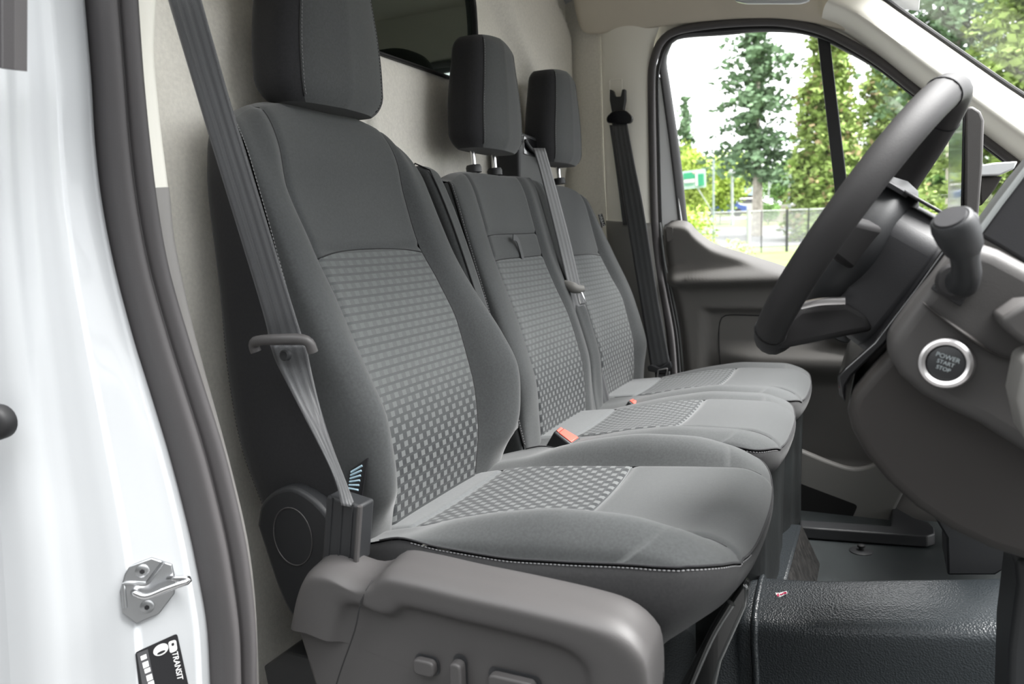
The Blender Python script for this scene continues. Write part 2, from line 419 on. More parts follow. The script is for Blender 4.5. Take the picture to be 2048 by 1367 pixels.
# felt corners behind the rounded gasket
crn = [V(BX+.004, WY1+.02, WZ1+.02), V(BX+.004, WY1+.02, WZ1-.21), V(BX+.004, WY1+.011, WZ1-.19)]
for k in range(9):
    t = k/8; p1 = V(BX+.004, WY1+.011, WZ1+.009)
    q0 = V(BX+.004, WY1+.011, WZ1-.19); q2 = V(BX+.004, WY1-.19, WZ1+.009); crn.append(q0*(1-t)**2+p1*2*t*(1-t)+q2*t*t)
crn.append(V(BX+.004, WY1-.2, WZ1+.02))
MB().prism(crn, V(.004, 0, 0)).build('corner_lining', M['felt'], w2)
M['dark_glass'] = mk('tinted_glass', (.010, .012, .011), .03, spec=.9)
def dglass():
    m_ = bpy.data.materials.new('tinted_pane'); m_.use_nodes = True; nt = m_.node_tree; nt.nodes.clear()
    out = nd(nt, 'ShaderNodeOutputMaterial'); tr = nd(nt, 'ShaderNodeBsdfTransparent'); gl = nd(nt, 'ShaderNodeBsdfGlossy')
    tr.inputs['Color'].default_value = (.45, .5, .47, 1); gl.inputs['Roughness'].default_value = .02; gl.inputs['Color'].default_value = (.8, .9, .85, 1)
    lw = nd(nt, 'ShaderNodeLayerWeight'); lw.inputs['Blend'].default_value = .5
    fac = mathn(nt, 'ADD', mathn(nt, 'MULTIPLY', mathn(nt, 'POWER', lw.outputs['Facing'], 3.), .8), .10)
    mx = nd(nt, 'ShaderNodeMixShader'); nt.links.new(fac, mx.inputs[0])
    nt.links.new(tr.outputs[0], mx.inputs[1]); nt.links.new(gl.outputs[0], mx.inputs[2]); nt.links.new(mx.outputs[0], out.inputs[0])
    return m_
M['tint'] = dglass()
MB().prism([V(BX-.006, WY0, WZ0), V(BX-.006, WY1, WZ0), V(BX-.006, WY1, WZ1), V(BX-.006, WY0, WZ1)], V(.003, 0, 0)).build('pane', M['tint'], w2)
# cargo space behind the bulkhead
M['cargo'] = mk('grey_cargo_lining', (.16, .16, .15), .8)
cg = MB()
x0, x1, y0, y1, z0, z1 = -2.6, BX-.04, -.5, 1.6, -.05, 1.9
cg.add([V(x0, y0, z0), V(x1, y0, z0), V(x1, y1, z0), V(x0, y1, z0), V(x0, y0, z1), V(x1, y0, z1), V(x1, y1, z1), V(x0, y1, z1)], [(0, 1, 2, 3), (4, 7, 6, 5), (0, 4, 5, 1), (3, 2, 6, 7), (0, 3, 7, 4)])
tag(cg.build('wall_cargo', M['cargo'], None, smooth=False, fixn=False), 'plain grey lining of the dim cargo space behind the bulkhead', kind='structure')

# ---- headliner
ce = MB().grid(lambda a, b: V(lerp(-.17, .93, a), lerp(-.56, 1.30, b), 1.72-.05*sstep(.75, 1, b)-.16*sstep(.12, 0, b)-.12*sstep(.75, 1, a)), lin(0, 1, 20), lin(0, 1, 24))
ceiling = ce.build('ceiling', M['headliner'], None, solid=.02, soff=1)
tag(ceiling, 'beige fabric headliner with a moulded rail above the far door', kind='structure')
rail_px = [(1157, 30), (1160, 50), (1167, 62), (1176, 67), (1190, 68), (1225, 65), (1258, 62), (1290, 58), (1345, 50), (1400, 44), (1480, 38), (1560, 38), (1630, 47), (1690, 62)]
rl_ = smooth_path(pxs(rail_px, Y=1.42), 60)
def rail(a, b):
    p = rl_[int(round(a*60))]
    lead = sstep(.0, .12, a)
    pr = [p+V(.0, .05, .02), p+V(0, .0, 0), p+V(-.0, -.02, .006+.006*lead), p+V(0, -.06, .07), p+V(0, -.11, .15), p+V(0, -.16, .24)]
    return crom(pr, b)
railo = MB().grid(rail, [i/60 for i in range(61)], lin(0, 1, 26)).build('door_rail', M['headliner'], ceiling)

# embossed airbag mark on the rail
em = rounded(pxs([(1186, 12), (1225, 10), (1225, 24), (1186, 27)], Y=1.385), .006, 4)
em.append(em[0]); MB().tube(em, .0016, 5).build('embossed_frame', M['headliner'], railo)
# pale visor whose lower edge just shows
vis = rounded(pxs([(1468, -60), (1468, 1), (1490, 6), (1600, 6), (1620, 0), (1620, -60)], Y=1.16), .01, 4)
vz = MB().prism(vis, V(.0, .02, 0)).build('sun_visor', M['white_paint'], ceiling, bevel=.004)

# ---- far side: return wall, B-pillar trim
mb = MB().grid(lambda a, b: crom([V(-.20, 1.50, 0), V(-.13, 1.475, 0), V(-.05, 1.445, 0), V(.03, 1.435, 0)], a)+V(0, 0, lerp(.0, 1.72, b)), lin(0, 1, 14), lin(0, 1, 12))
tag(mb.build('wall_left', M['felt'], None, sharp=180), 'felt lined side return between bulkhead and far pillar', kind='structure')
t1 = thing('trim_1', 'far door pillar trim, cream above and taupe below', None, (.1, 1.42, 0), kind='structure')
left_px = [(1198, 40), (1201, 100), (1206, 300), (1213, 446), (1225, 600), (1245, 760), (1260, 900)]
right_px = [(1318, 50), (1304, 110), (1303, 300), (1307, 446), (1328, 600), (1342, 760), (1350, 900)]
Lp = smooth_path(pxs(left_px, Y=1.425), 60); Rp = smooth_path(pxs(right_px, Y=1.425), 60)
def pil(a, b):
    p, q = Lp[int(round(b*60))], Rp[int(round(b*60))]
    m_ = p.lerp(q, a); m_ = m_ + V(0, -.035*math.sin(math.pi*min(1, max(0, a)))**.6 + .010, 0)
    return m_
iz = 0
for k in range(61):
    if (Lp[k].z+Rp[k].z)/2 > .913: iz = k
MB().grid(pil, lin(0, 1, 24), [k/60 for k in range(0, iz+1)]).build('upper_trim', M['cream'], t1)
MB().grid(lambda a, b: pil(a, b)+V(0, -.004, 0), lin(0, 1, 24), [k/60 for k in range(iz, 61)]).build('lower_trim', M['taupe_light'], t1, solid=.004, soff=-1)
sl = pxs([(1219, 160), (1244, 158), (1244, 200), (1219, 200)], Y=1.394)
sl2 = rounded(sl, .004, 3); MB().tube(sl2+[sl2[0]], .0016, 5).build('height_slot', M['cream'], t1)

# ---- far door
d1 = thing('door_1', 'far passenger door with taupe panel and tall window', None, (.7, 1.45, 0), kind='structure')
# rubber seal round the opening
seal_px = [(1349, 775), (1341, 672), (1326, 589), (1315, 527), (1309, 440), (1305, 300), (1303, 160), (1308, 118), (1322, 84), (1352, 62), (1420, 50), (1500, 44), (1570, 45), (1640, 60), (1700, 88), (1760, 125), (1840, 187), (1930, 250), (2030, 325), (2110, 390)]
spth = smooth_path(pxs(seal_px, Y=1.425), 120)
MB().tube(spth, .0125, 10, ref=(0, 1, 0)).build('door_seal', M['rubber'], d1)
seal2 = smooth_path([p+V(0, .02, 0) for p in pxs([(x+8, y+3) if x < 1400 else (x, y+9) for x, y in seal_px], Y=1.43)], 120)
MB().tube(seal2, .007, 8, ref=(0, 1, 0)).build('door_seal_lip', M['rubber_black'], d1)
# painted frame edge
fo = pxs([(1311, 140), (1316, 300), (1321, 470), (1368, 470), (1344, 300), (1322, 160)], Y=1.466)
MB().prism(fo, V(0, .012, 0)).build('painted_frame', mk('white_door_paint', (.86, .88, .90), .3, coat=.4), d1, bevel=.003)
fl_ = smooth_path(pxs([(1368, 770), (1360, 672), (1345, 589), (1330, 527), (1320, 445)], Y=1.415), 30)
MB().tube(fl_, .0035, 8).build('panel_lip', mk('pale_lip_plastic', (.16, .165, .165), .5), d1)
MB().prism(pxs([(1306, 448), (1368, 448), (1385, 800), (1340, 800), (1318, 600)], Y=1.474), V(0, .01, 0)).build('door_edge', M['rubber_black'], d1)
lt = smooth_path(pxs([(1320, 100), (1334, 76), (1352, 64), (1420, 53), (1500, 47), (1570, 48), (1636, 62), (1700, 92), (1760, 129), (1840, 190), (1930, 254), (2030, 330)], Y=1.452), 60)
MB().tube(lt, .0035, 6).build('bright_lip', mk('grey_lip_rubber', (.20, .20, .20), .4), d1)
fg = smooth_path(pxs([(1345, 760), (1330, 600), (1308, 446), (1300, 300), (1298, 120), (1312, 74), (1350, 50), (1500, 34), (1640, 46), (1700, 76), (1850, 180), (2040, 315)], Y=1.445), 70)
MB().sweep(fg, [(-.05, 0), (.012, 0), (.012, .02), (-.05, .02)], V(0, 1, 0)).build('opening_flange', M['cream'], d1)
# window rubber between two outlines
wout = [(1357, 445), (1340, 300), (1322, 170), (1316, 118), (1324, 84), (1346, 64), (1414, 52), (1490, 46), (1566, 46), (1624, 56), (1680, 82), (1737, 113), (1795, 148), (1840, 180), (1930, 246), (2040, 325), (2110, 380)]
win = [(1373, 445), (1357, 300), (1338, 170), (1331, 122), (1337, 96), (1357, 76), (1452, 68), (1516, 62), (1590, 64), (1636, 75), (1668, 90), (1719, 117), (1776, 151), (1822, 182), (1912, 250), (2022, 330), (2094, 388)]
wo = smooth_path(pxs(wout, Y=1.462), 90); wi = smooth_path(pxs(win, Y=1.485), 90)
mb = MB(); nn = 91
mb.grid(lambda a, b: crom([wo[int(round(b*90))]+V(0, .02, 0), wo[int(round(b*90))], wo[int(round(b*90))].lerp(wi[int(round(b*90))], .5)+V(0, -.004, 0), wi[int(round(b*90))], wi[int(round(b*90))]+V(0, .02, 0)], a), lin(0, 1, 12), [k/90 for k in range(91)])
mb.build('window_rubber', M['rubber_black'], d1)
# division bar of the quarter light
dv = pxs([(1634, 70), (1660, 84), (1696, 380), (1700, 480), (1680, 480), (1668, 370)], Y=1.478)
MB().prism(dv, V(0, .016, 0)).build('division_bar', M['plastic_dark'], d1, bevel=.003)
# panes
gl1 = pxs([(1320, 90), (1350, 62), (1500, 52), (1645, 66), (1690, 420), (1700, 640), (1400, 560), (1352, 445)], Y=1.492)
MB().prism(gl1, V(0, .0035, 0)).build('window_pane', M['glass'], d1, smooth=False)
gl2 = pxs([(1648, 70), (1760, 128), (1900, 235), (2060, 345), (2080, 560), (1700, 560), (1690, 420)], Y=1.492)
MB().prism(gl2, V(0, .004, 0)).build('quarter_pane', M['glass'], d1, smooth=False)
# moulded panel
TOP = [(p.x, p.z) for p in pxs([(1318, 442), (1345, 440), (1372, 443), (1387, 459), (1405, 474), (1425, 487), (1483, 506), (1536, 523), (1562, 531), (1650, 560), (1760, 592), (1900, 620)], Y=1.42)]
LEFT = sorted([(p.z, p.x) for p in pxs([(1324, 430), (1323, 472), (1326, 512), (1338, 558), (1351, 613), (1360, 672), (1367, 761), (1378, 900), (1390, 1060)], Y=1.42)])
def door_y(x, z, zt):
    y = 1.412
    dz = zt-z
    y += .050*(1-max(0., min(1., dz/.026)))**1.2
    # ledge: the wall swells inwards, then drops back
    zl = .722 + .01*sstep(.3, .9, x)
    y -= .058*sstep(zl+.050, zl-.006, z)
    y += .040*sstep(zl-.006, zl-.03, z)
    # rear edge rounds away
    # arm-rest field set back behind a lip
    inx = sstep(.335, .365, x + (.60-z)*.05); inz = sstep(.632, .612, z)
    y += .022*inx*inz*sstep(.0, .1, z)
    # arm-rest shelf
    za = .475-.01*(x-.5)
    y -= .055*sstep(.33, .52, x)*(sstep(za+.05, za, z)-sstep(za-.012, za-.09, z))*inz
    # lower bin swells
    y -= .020*sstep(.16, .10, z)
    return y
def dpan(a, b):
    # a along x, b from the top down
    x = lerp(0, 1, a)
    xl0 = .205; x = lerp(xl0, 1.28, a)
    zt = tab(TOP, x); z = lerp(zt, -.06, b)
    xl = tab(LEFT, z); x2 = max(x, xl) if a > .02 else xl
    x2 = xl + (x-xl0)*(1.28-xl)/(1.28-xl0)
    zt = tab(TOP, x2); z = lerp(zt, -.06, b)
    y = door_y(x2, z, zt)
    y += .03*(1-sstep(0, .03, x2-xl))
    return V(x2, y, z)
dp = MB().grid(dpan, sorted(set([0, .006, .012, .02, .03]+lin(.04, 1, 90))), sorted(set([0, .008, .016, .026, .036]+lin(.045, 1, 120)))).build('door_panel', M['taupe'], d1, sharp=180)

# seam round the arm-rest insert
sm = smooth_path([V(p.x, door_y(p.x, p.z, .9)-.0005, p.z) for p in pxs([(1446, 780), (1440, 720), (1436, 665), (1440, 640), (1452, 631), (1500, 631), (1560, 634)], Y=1.40)], 30)
MB().tube(sm, .0018, 6).build('insert_seam', M['seam'], dp, sharp=180)
MB().prism(rounded(pxs([(1332, 453), (1346, 455), (1346, 478), (1335, 484)], Y=1.410), .005, 3), V(0, -.003, 0)).build('panel_cap', M['taupe'], dp)
# lower map bin: lighter moulding with a black plate painting the shade in its opening
lo_out = smooth_path(pxs([(1560, 885), (1604, 901), (1655, 922), (1695, 935), (1720, 936), (1752, 926), (1800, 890)], Y=1.345), 24)+pxs([(1850, 900), (1800, 1000), (1770, 1060), (1560, 1060)], Y=1.345)
bf = MB().prism(lo_out, V(0, .03, 0)).build('bin_front', M['taupe_light'], d1, bevel=.008, bseg=3)

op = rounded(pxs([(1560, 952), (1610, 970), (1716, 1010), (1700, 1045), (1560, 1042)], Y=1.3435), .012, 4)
MB().prism(op, V(0, .002, 0)).build('bin_opening_shade', mk('bin_painted_shade', (.006, .006, .006), .9), bf)
# inner handle recess
hr_ = pxs([(1660, 676), (1700, 690), (1740, 672), (1745, 600), (1650, 610)], Y=1.375)
MB().prism(rounded(hr_, .03, 5), V(0, .02, 0)).build('handle_recess', M['plastic_dark'], dp, bevel=.004)
MB().prism(rounded(pxs([(1690, 668), (1725, 664), (1722, 682), (1700, 684)], Y=1.368), .004, 3), V(0, .01, 0)).build('inner_handle', M['gloss_black'], dp, bevel=.003)

# ---- far A-pillar trim and windscreen
lo = smooth_path(pxs([(1640, 46), (1690, 64), (1760, 112), (1840, 176), (1930, 240), (2030, 315), (2130, 390)], Y=1.42), 50)
up = smooth_path(pxs([(1700, -40), (1765, 2), (1800, 27), (1900, 97), (2000, 167), (2048, 199), (2140, 262)], Y=1.37), 50)
def apil(a, b):
    p, q = lo[int(round(b*50))], up[int(round(b*50))]
    return crom([p+V(0, .03, 0), p, p.lerp(q, .10)+V(-.002, -.020, .0), p.lerp(q, .30)+V(-.008, -.075, -.008), p.lerp(q, .48)+V(-.008, -.095, -.012), p.lerp(q, .75)+V(-.004, -.055, -.006), q, q+V(.01, .02, .01)], a)
tag(MB().grid(apil, lin(0, 1, 30), [k/50 for k in range(51)]).build('trim_2', M['cream'], None), 'cream plastic trim of the far windscreen pillar', kind='structure')
MB().tube([p+V(.006, .006, .006) for p in up], .007, 8).build('screen_edge', M['rubber_black'], bpy.data.objects['trim_2'])
w1 = thing('window_1', 'sloping windscreen ahead of the dashboard', None, (1.2, .5, 1.1), kind='structure')
def scr(a, b):
    p = up[int(round(b*50))]+V(.010, .012, .010)
    return V(p.x+.26*(1-abs(2*a-1)**2.2), lerp(p.y, -.24, a), p.z+.02*(1-(2*a-1)**2))
MB().grid(scr, lin(0, 1, 20), [k/50 for k in range(51)]).build('pane', M['glass'], w1, sharp=180)

# ---- near side: painted door opening, seal, inner trim
in_px = [(180, -60), (184, 0), (197, 154), (205, 287), (220, 410), (246, 538), (283, 675), (316, 780), (356, 911), (394, 1057), (415, 1157), (432, 1258), (438, 1367), (442, 1460)]
ri_px = [(268, -60), (271, 0), (282, 154), (295, 287), (310, 410), (333, 538), (372, 675), (405, 780), (446, 911), (481, 1057), (497, 1157), (506, 1258), (508, 1367), (509, 1460)]
ou_px = [(-30, -60), (-25, 0), (-15, 154), (-10, 287), (-5, 410), (2, 538), (10, 680), (15, 780), (22, 911), (36, 1057), (43, 1157), (49, 1258), (55, 1367), (60, 1460)]
IN = smooth_path(pxs(in_px, Y=-.435), 80); RI = smooth_path(pxs(ri_px, Y=-.415), 80); OU = smooth_path(pxs(ou_px, Y=-.585), 80)
JP = [(0, -.016), (.05, -.005), (.12, 0.), (.25, .003), (.42, .003), (.50, 0), (.58, -.008), (.66, -.014), (.74, -.014), (.85, -.009), (.93, -.013), (1, -.035)]
def jamb(a, b):
    i = b*80; k = min(79, int(i)); f = i-k
    p = IN[k].lerp(IN[k+1], f); q = OU[k].lerp(OU[k+1], f)
    return p.lerp(q, a)+V(tab(JP, a), 0, 0)
jm = MB().grid(jamb, sorted(set(lin(0, .1, 6)+lin(.1, .44, 10)+lin(.44, .64, 12)+lin(.64, 1, 14))), [k/80 for k in range(81)])
wr = jm.build('wall_right', M['white_paint'], None, sharp=180)
tag(wr, 'white painted door pillar at the open driver door', kind='structure')
MB().grid(lambda a, b: OU[int(round(b*80))]+V(-.035-1.4*a, -.012*sstep(0, .05, a), 0), [0, .01, .03, .06, .2, 1], [k/80 for k in range(81)]).build('outer_skin', M['white_paint'], wr, sharp=180)
# rubber seal: a wide bulb and a narrow lip
def sealf(a, b):
    p, q = IN[int(round(b*80))], RI[int(round(b*80))]
    d = q-p
    pr = [p+V(-.02, .0, 0), p+V(.004, -.004, 0), p+d*.12+V(.016, -.010, 0), p+d*.32+V(.022, -.012, 0), p+d*.50+V(.016, -.008, 0), p+d*.58+V(.005, -.002, 0), p+d*.66+V(.010, -.004, 0), p+d*.80+V(.014, -.004, 0), p+d*.95+V(.008, 0, 0), q+V(-.004, .006, 0), q+V(-.03, .01, 0)]
    return crom(pr, a)
MB().grid(sealf, lin(0, 1, 50), [k/80 for k in range(81)]).build('door_seal', M['rubber'], wr, sharp=180)
# inner pillar trim
TR = smooth_path(pxs([(312, -60), (312, 0), (308, 102), (314, 180), (322, 260), (337, 382), (347, 480), (376, 620), (404, 730), (432, 830), (466, 960), (493, 1080), (508, 1200), (516, 1367), (517, 1460)], Y=-.375), 80)
t3 = thing('trim_3', 'inner trim of the near door pillar, pale above and grey below', None, (-.03, -.39, 0), kind='structure')
def trm(a, b):
    i = b*80; k = min(79, int(i)); f = i-k
    p = RI[k].lerp(RI[k+1], f)+V(-.012, .008, 0); q = TR[k].lerp(TR[k+1], f)
    return crom([p, p.lerp(q, .5)+V(0, 0, 0), q, q+V(-.03, .012, 0), q+V(-.14, .03, 0)], a)
kb = 0
for k in range(81):
    if TR[k].z > at(337, 382, Y=-.375).z: kb = k
MB().grid(trm, lin(0, 1, 16), [k/80 for k in range(kb+1)]).build('upper_trim', M['cream'], t3, sharp=180)
MB().grid(lambda a, b: trm(a, b)+V(0, .002, 0), lin(0, 1, 16), [k/80 for k in range(kb, 81)]).build('lower_trim', mk('grey_beige_trim', (.27, .26, .25), .6, bump=.2, bscale=700), t3, sharp=180)

# ---- the open driver's door, swung forward beside the photographer
d2 = thing('door_2', 'open driver door swung forward beside the cab', None, (1.24, -.62, 0), kind='structure')
dd = V(.42, -.91, 0).normalized()   # along the open door, away from the hinge
dn = V(-dd.y, dd.x, 0)              # towards the front of the van
h0 = V(1.26, -.60, 0)
def dpt(u, z, n=0): return h0+dd*u+dn*n+V(0, 0, z)
MB().prism([dpt(0, -.15), dpt(1.0, -.15), dpt(1.02, .80), dpt(0, .86)], dn*.10).build('door_skin', M['white_paint'], d2, bevel=.02)
MB().prism([dpt(.02, -.10, -.02), dpt(.98, -.10, -.02), dpt(1.0, .80, -.02), dpt(.02, .86, -.02)], dn*.03).build('door_panel', M['taupe'], d2, bevel=.02)
fr_ = smooth_path([dpt(0, .84), dpt(.18, 1.12), dpt(.40, 1.45), dpt(.55, 1.53), dpt(.9, 1.53), dpt(1.0, 1.45), dpt(1.02, .80)], 40)
MB().tube(fr_, .03, 8).build('window_frame', M['rubber_black'], d2)
MB().prism([dpt(.02, .86, .03), dpt(.4, 1.42, .03), dpt(.55, 1.5, .03), dpt(.9, 1.5, .03), dpt(1.0, .82, .03)], dn*.004).build('window_pane', M['glass'], d2, smooth=False)
# roof skin and near windscreen pillar close the cab above the open doorway
MB().grid(lambda a, b: V(lerp(-.2, .95, a), lerp(-.60, 1.55, b), 1.78-.14*sstep(.10, 0, b)-.14*sstep(.9, 1, b)-.13*sstep(.75, 1, a)), lin(0, 1, 16), lin(0, 1, 24)).build('roof_skin', M['white_paint'], ceiling, solid=.01)
na = smooth_path([V(.80, -.40, 1.56), V(.95, -.42, 1.42), V(1.15, -.44, 1.22), V(1.32, -.46, 1.0), V(1.45, -.47, .8)], 20)
MB().tube(na, .045, 10).build('near_windscreen_pillar', M['cream'], ceiling)

# ------------------------------------------------------------------ seats
def stitches(name, path, parent, step=.0056, ln=.0036, r=.0009, nrm=None, mat='thread', flat=.7):
    """row of single stitches along the points (one mesh: too small to pick apart)"""
    L = [0.]
    for a, b in zip(path, path[1:]): L.append(L[-1]+(b-a).length)
    mb = MB(); d = 0.; j = 0
    def pos(d):
        nonlocal j
        while j < len(L)-2 and L[j+1] < d: j += 1
        while j > 0 and L[j] > d: j -= 1
        return path[j].lerp(path[j+1], (d-L[j])/max(1e-9, L[j+1]-L[j]))
    while d+ln < L[-1]:
        a, b = pos(d), pos(d+ln); mb.tube([a, a.lerp(b, .5), b], [r*.6, r, r*.6], 5); d += step
    o = mb.build(name, M[mat], parent, sharp=180); o['kind'] = 'stuff'
    return o

def seatback(P, root, names):
    """backrest built from panels that share one sculpted surface. local frame: y across, s up the back, n to the front"""
    O = P['O']; rec = math.radians(P['recline']); S = V(-math.sin(rec), 0, math.cos(rec)); N = V(math.cos(rec), 0, math.sin(rec))
    cy = P['cy']
    def W(y, s, n): return O + V(0, cy+y, 0) + S*s + N*n
    sb = -.06
    stop = P['stop']
    def sv(v, y): return sb + v*(stop(max(-.24, min(.24, y)))-sb)
    def roll(v):
        t = max(0., min(1., (v-.90)/.10)); return P.get('rollr', .03)*(1-math.sqrt(max(0., 1-t*t)))
    def groove(d, w=.005, h=.0045): return h*math.exp(-(d/w)**2)
    def hw(s, sg): return tab(P['w'], s)
    def yo(s, sg): return tab(P['yoL'] if sg < 0 else P['yoR'], s)
    def nb(s, sg): return tab(P['nbL'] if sg < 0 else P['nbR'], s)
    def ns(s, sg): return tab(P['ns'], s)
    def panel_pt(a, v):
        # fixed-point: y depends on s, s on y
        y = 0.
        for _ in range(3):
            s = sv(v, y); w = hw(s, 1); y = (a*2-1)*w
        n = tab(P['n0'], s) + P.get('dish', .006)*(abs(y)/w)**3 - groove((1-abs(a*2-1))*w) - roll(v)
        for sc in P['cuts']: n -= groove(s-sc)
        return y, s, n
    def bol_pt(a, v, sg):
        y = .2*sg
        for _ in range(4):
            s = sv(v, y); w = hw(s, sg); o = yo(s, sg); n0 = tab(P['n0'], s)+P.get('dish', .006); b = nb(s, sg); e = ns(s, sg)
            pts = [V(w, n0-.0045), V(w+.30*(o-w), n0+.55*(b-n0)+.004), V(w+.66*(o-w), b), V(o-.007, b-.30*(b-e)), V(o, e)]
            q = crom(pts, a); y = q.x*sg
        return y, s, q.y - roll(v)*(1-a*.5)
    def side_pt(a, v, sg):
        y = .2*sg
        for _ in range(4):
            s = sv(v, y); o = yo(s, sg); e = ns(s, sg); r = tab(P['nr'], s)
            pts = [V(o, e-.003), V(o+.004, e-.012), V(o+.003, lerp(e, r, .5)), V(o-.002, lerp(e, r, .85)), V(o-.022, r)]
            q = crom(pts, a); y = q.x*sg
        return y, s, q.y - roll(v)*.5*(1-a)
    VV = sorted(set(lin(0, .88, 60)+lin(.88, 1, 14)))
    def vfor(sc): return (sc-sb)/(stop(0)-sb)
    # centre panels between the cuts
    cuts = [sb]+list(P['cuts'])+[None]
    A = clus(22)
    for k, nm in enumerate(names['panels']):
        v0 = 0. if k == 0 else vfor(cuts[k]); v1 = 1. if cuts[k+1] is None else vfor(cuts[k+1])
        n_ = max(8, int((v1-v0)*80))
        vl = [v0+(v1-v0)*c for c in clus(n_)] if v1 < 1 else [v0+(v1-v0)*c for c in sorted(set([0, .004, .012, .03]+lin(.06, 1, n_)+lin(.85, 1, 10)))]
        def fn(a, v):
            return W(*panel_pt(a, v))
        def uvf(a, v):
            y, s, n = panel_pt(a, v); return (y+.5, s+.5)
        o = MB().grid(fn, A, vl, uvfn=uvf).build(nm[0], nm[1], root, sharp=180)
        if len(nm) > 2: o['label'] = nm[2]
    for sg in (-1, 1):
        MB().grid(lambda a, v: W(*bol_pt(a, v, sg)), clus(14, (.01, .03, .06)), VV).build('bolster', M['fabric'], root, sharp=180)
        MB().grid(lambda a, v: W(*side_pt(a, v, sg)), clus(10, (.02, .05)), VV).build('side_panel', P.get('sidemat', M['fabric_dark']), root, sharp=180)
    for a_ in (0., 1.):
        MB().tube([W(*panel_pt(a_, v)) for v in lin(.09, .985, 70)], .0012, 5).build('seam', M['seam'], root, sharp=180)
    for sc in P['cuts']:
        MB().tube([W(*panel_pt(a_, vfor(sc))) for a_ in lin(0, 1, 30)], .0013, 5).build('seam', M['seam'], root, sharp=180)
    # back and top
    MB().grid(lambda a, v: W(lerp(side_pt(1, v, -1)[0], side_pt(1, v, 1)[0], a), lerp(side_pt(1, v, -1)[1], side_pt(1, v, 1)[1], a)+.03*v*math.sin(math.pi*a), side_pt(1, v, 1)[2]), lin(0, 1, 16), VV).build('back_panel', M['fabric_dark'], root, sharp=180)
    def front_top(a):
        if a < .2: return bol_pt(1-a/.2, 1., -1)
        if a > .8: return bol_pt((a-.8)/.2, 1., 1)
        return panel_pt((a-.2)/.6, 1.)
    def cap(a, b):
        y, s, n = front_top(a); yl = side_pt(1, 1, -1)[0]; yr = side_pt(1, 1, 1)[0]
        Y2 = lerp(yl, yr, a); s2 = stop(Y2); n2 = side_pt(1, 1, 1)[2]
        return W(lerp(y, Y2, b), lerp(s, s2, b)+.010*math.sin(math.pi*b), lerp(n, n2, b))
    MB().grid(cap, lin(0, 1, 60), lin(0, 1, 10)).build('top_panel', M['fabric'], root, sharp=180)
    return dict(W=W, bol=bol_pt, side=side_pt, panel=panel_pt, sv=sv, S=S, N=N, vfor=vfor)

def headrest(parent, cx, cy, z0, z1, wb, wt, dep, lean, seamside=True):
    """rounded head restraint: a stitched front panel and a dark shell"""
    root = parent
    def outline(h):
        t = h
        w = lerp(wb, wt, sstep(.25, 1., t)*.999)
        d = dep*(1-.10*sstep(.5, 1, t))
        # end rounding
        e = 1.
        if t < .15: u = 1-t/.15; e = math.sqrt(max(0., 1-u*u*.62))
        if t > .88: u = (t-.88)/.12; e = math.sqrt(max(0., 1-u*u*.55))
        return w*(.5+.5*e), d*(.25+.75*e)
    def loop(a, h):
        w, d = outline(h); th = a*2*math.pi
        c, s_ = math.cos(th), math.sin(th); p = 3.6
        r = (abs(c)**p+abs(s_)**p)**(-1/p)
        x = d/2*r*c*(1 if c > 0 else 1.0); y = w*r*s_
        z = lerp(z0, z1, h)
        bulge = .010*(1-abs(y)/w)*(c > 0)
        zz = z - (.012*(1-abs(y)/w) if h < .5 else 0)*0 + (.006*(1-(y/w)**2) if h > .9 else 0)
        return V(cx + x + bulge + lean*(h-.5), cy+y, zz)
    H = [0, .01, .025, .045, .07, .10]+lin(.14, .86, 16)+[.90, .93, .955, .975, .99, 1]
    e0 = .118
    Af = lin(-e0, e0, 26); Ab = lin(e0, 1-e0, 40)
    f = MB().grid(loop, Af, H).build('headrest', M['fabric'], root, sharp=180)
    sh = MB().grid(loop, Ab, H)
    b0 = len(sh.v)
    for h in (0, 1):
        ring_ = [loop(a, h) for a in Af[:-1]+Ab[:-1]]; c = sum(ring_, Vector())/len(ring_); n = len(ring_)
        bb = sh.add(ring_+[c+V(0, 0, .004 if h else -.004)], [(i, (i+1) % n, n) for i in range(n)])
    so = sh.build('shell', M['fabric_dark'], f, sharp=180)
    for a in (-e0, e0):
        p = [loop(a, h) for h in lin(.03, .97, 60)]
        mb = MB().tube([q+V(.0, 0, 0) for q in p], .0014, 6); mb.build('piping', M['seam'], f, sharp=180)
        q = [loop(a*.965, h)+V(.0008, -.0003 if a < 0 else .0003, 0) for h in lin(.04, .96, 80)]
        stitches('stitching', q, f, step=.0062, ln=.004, r=.0008)
    return f

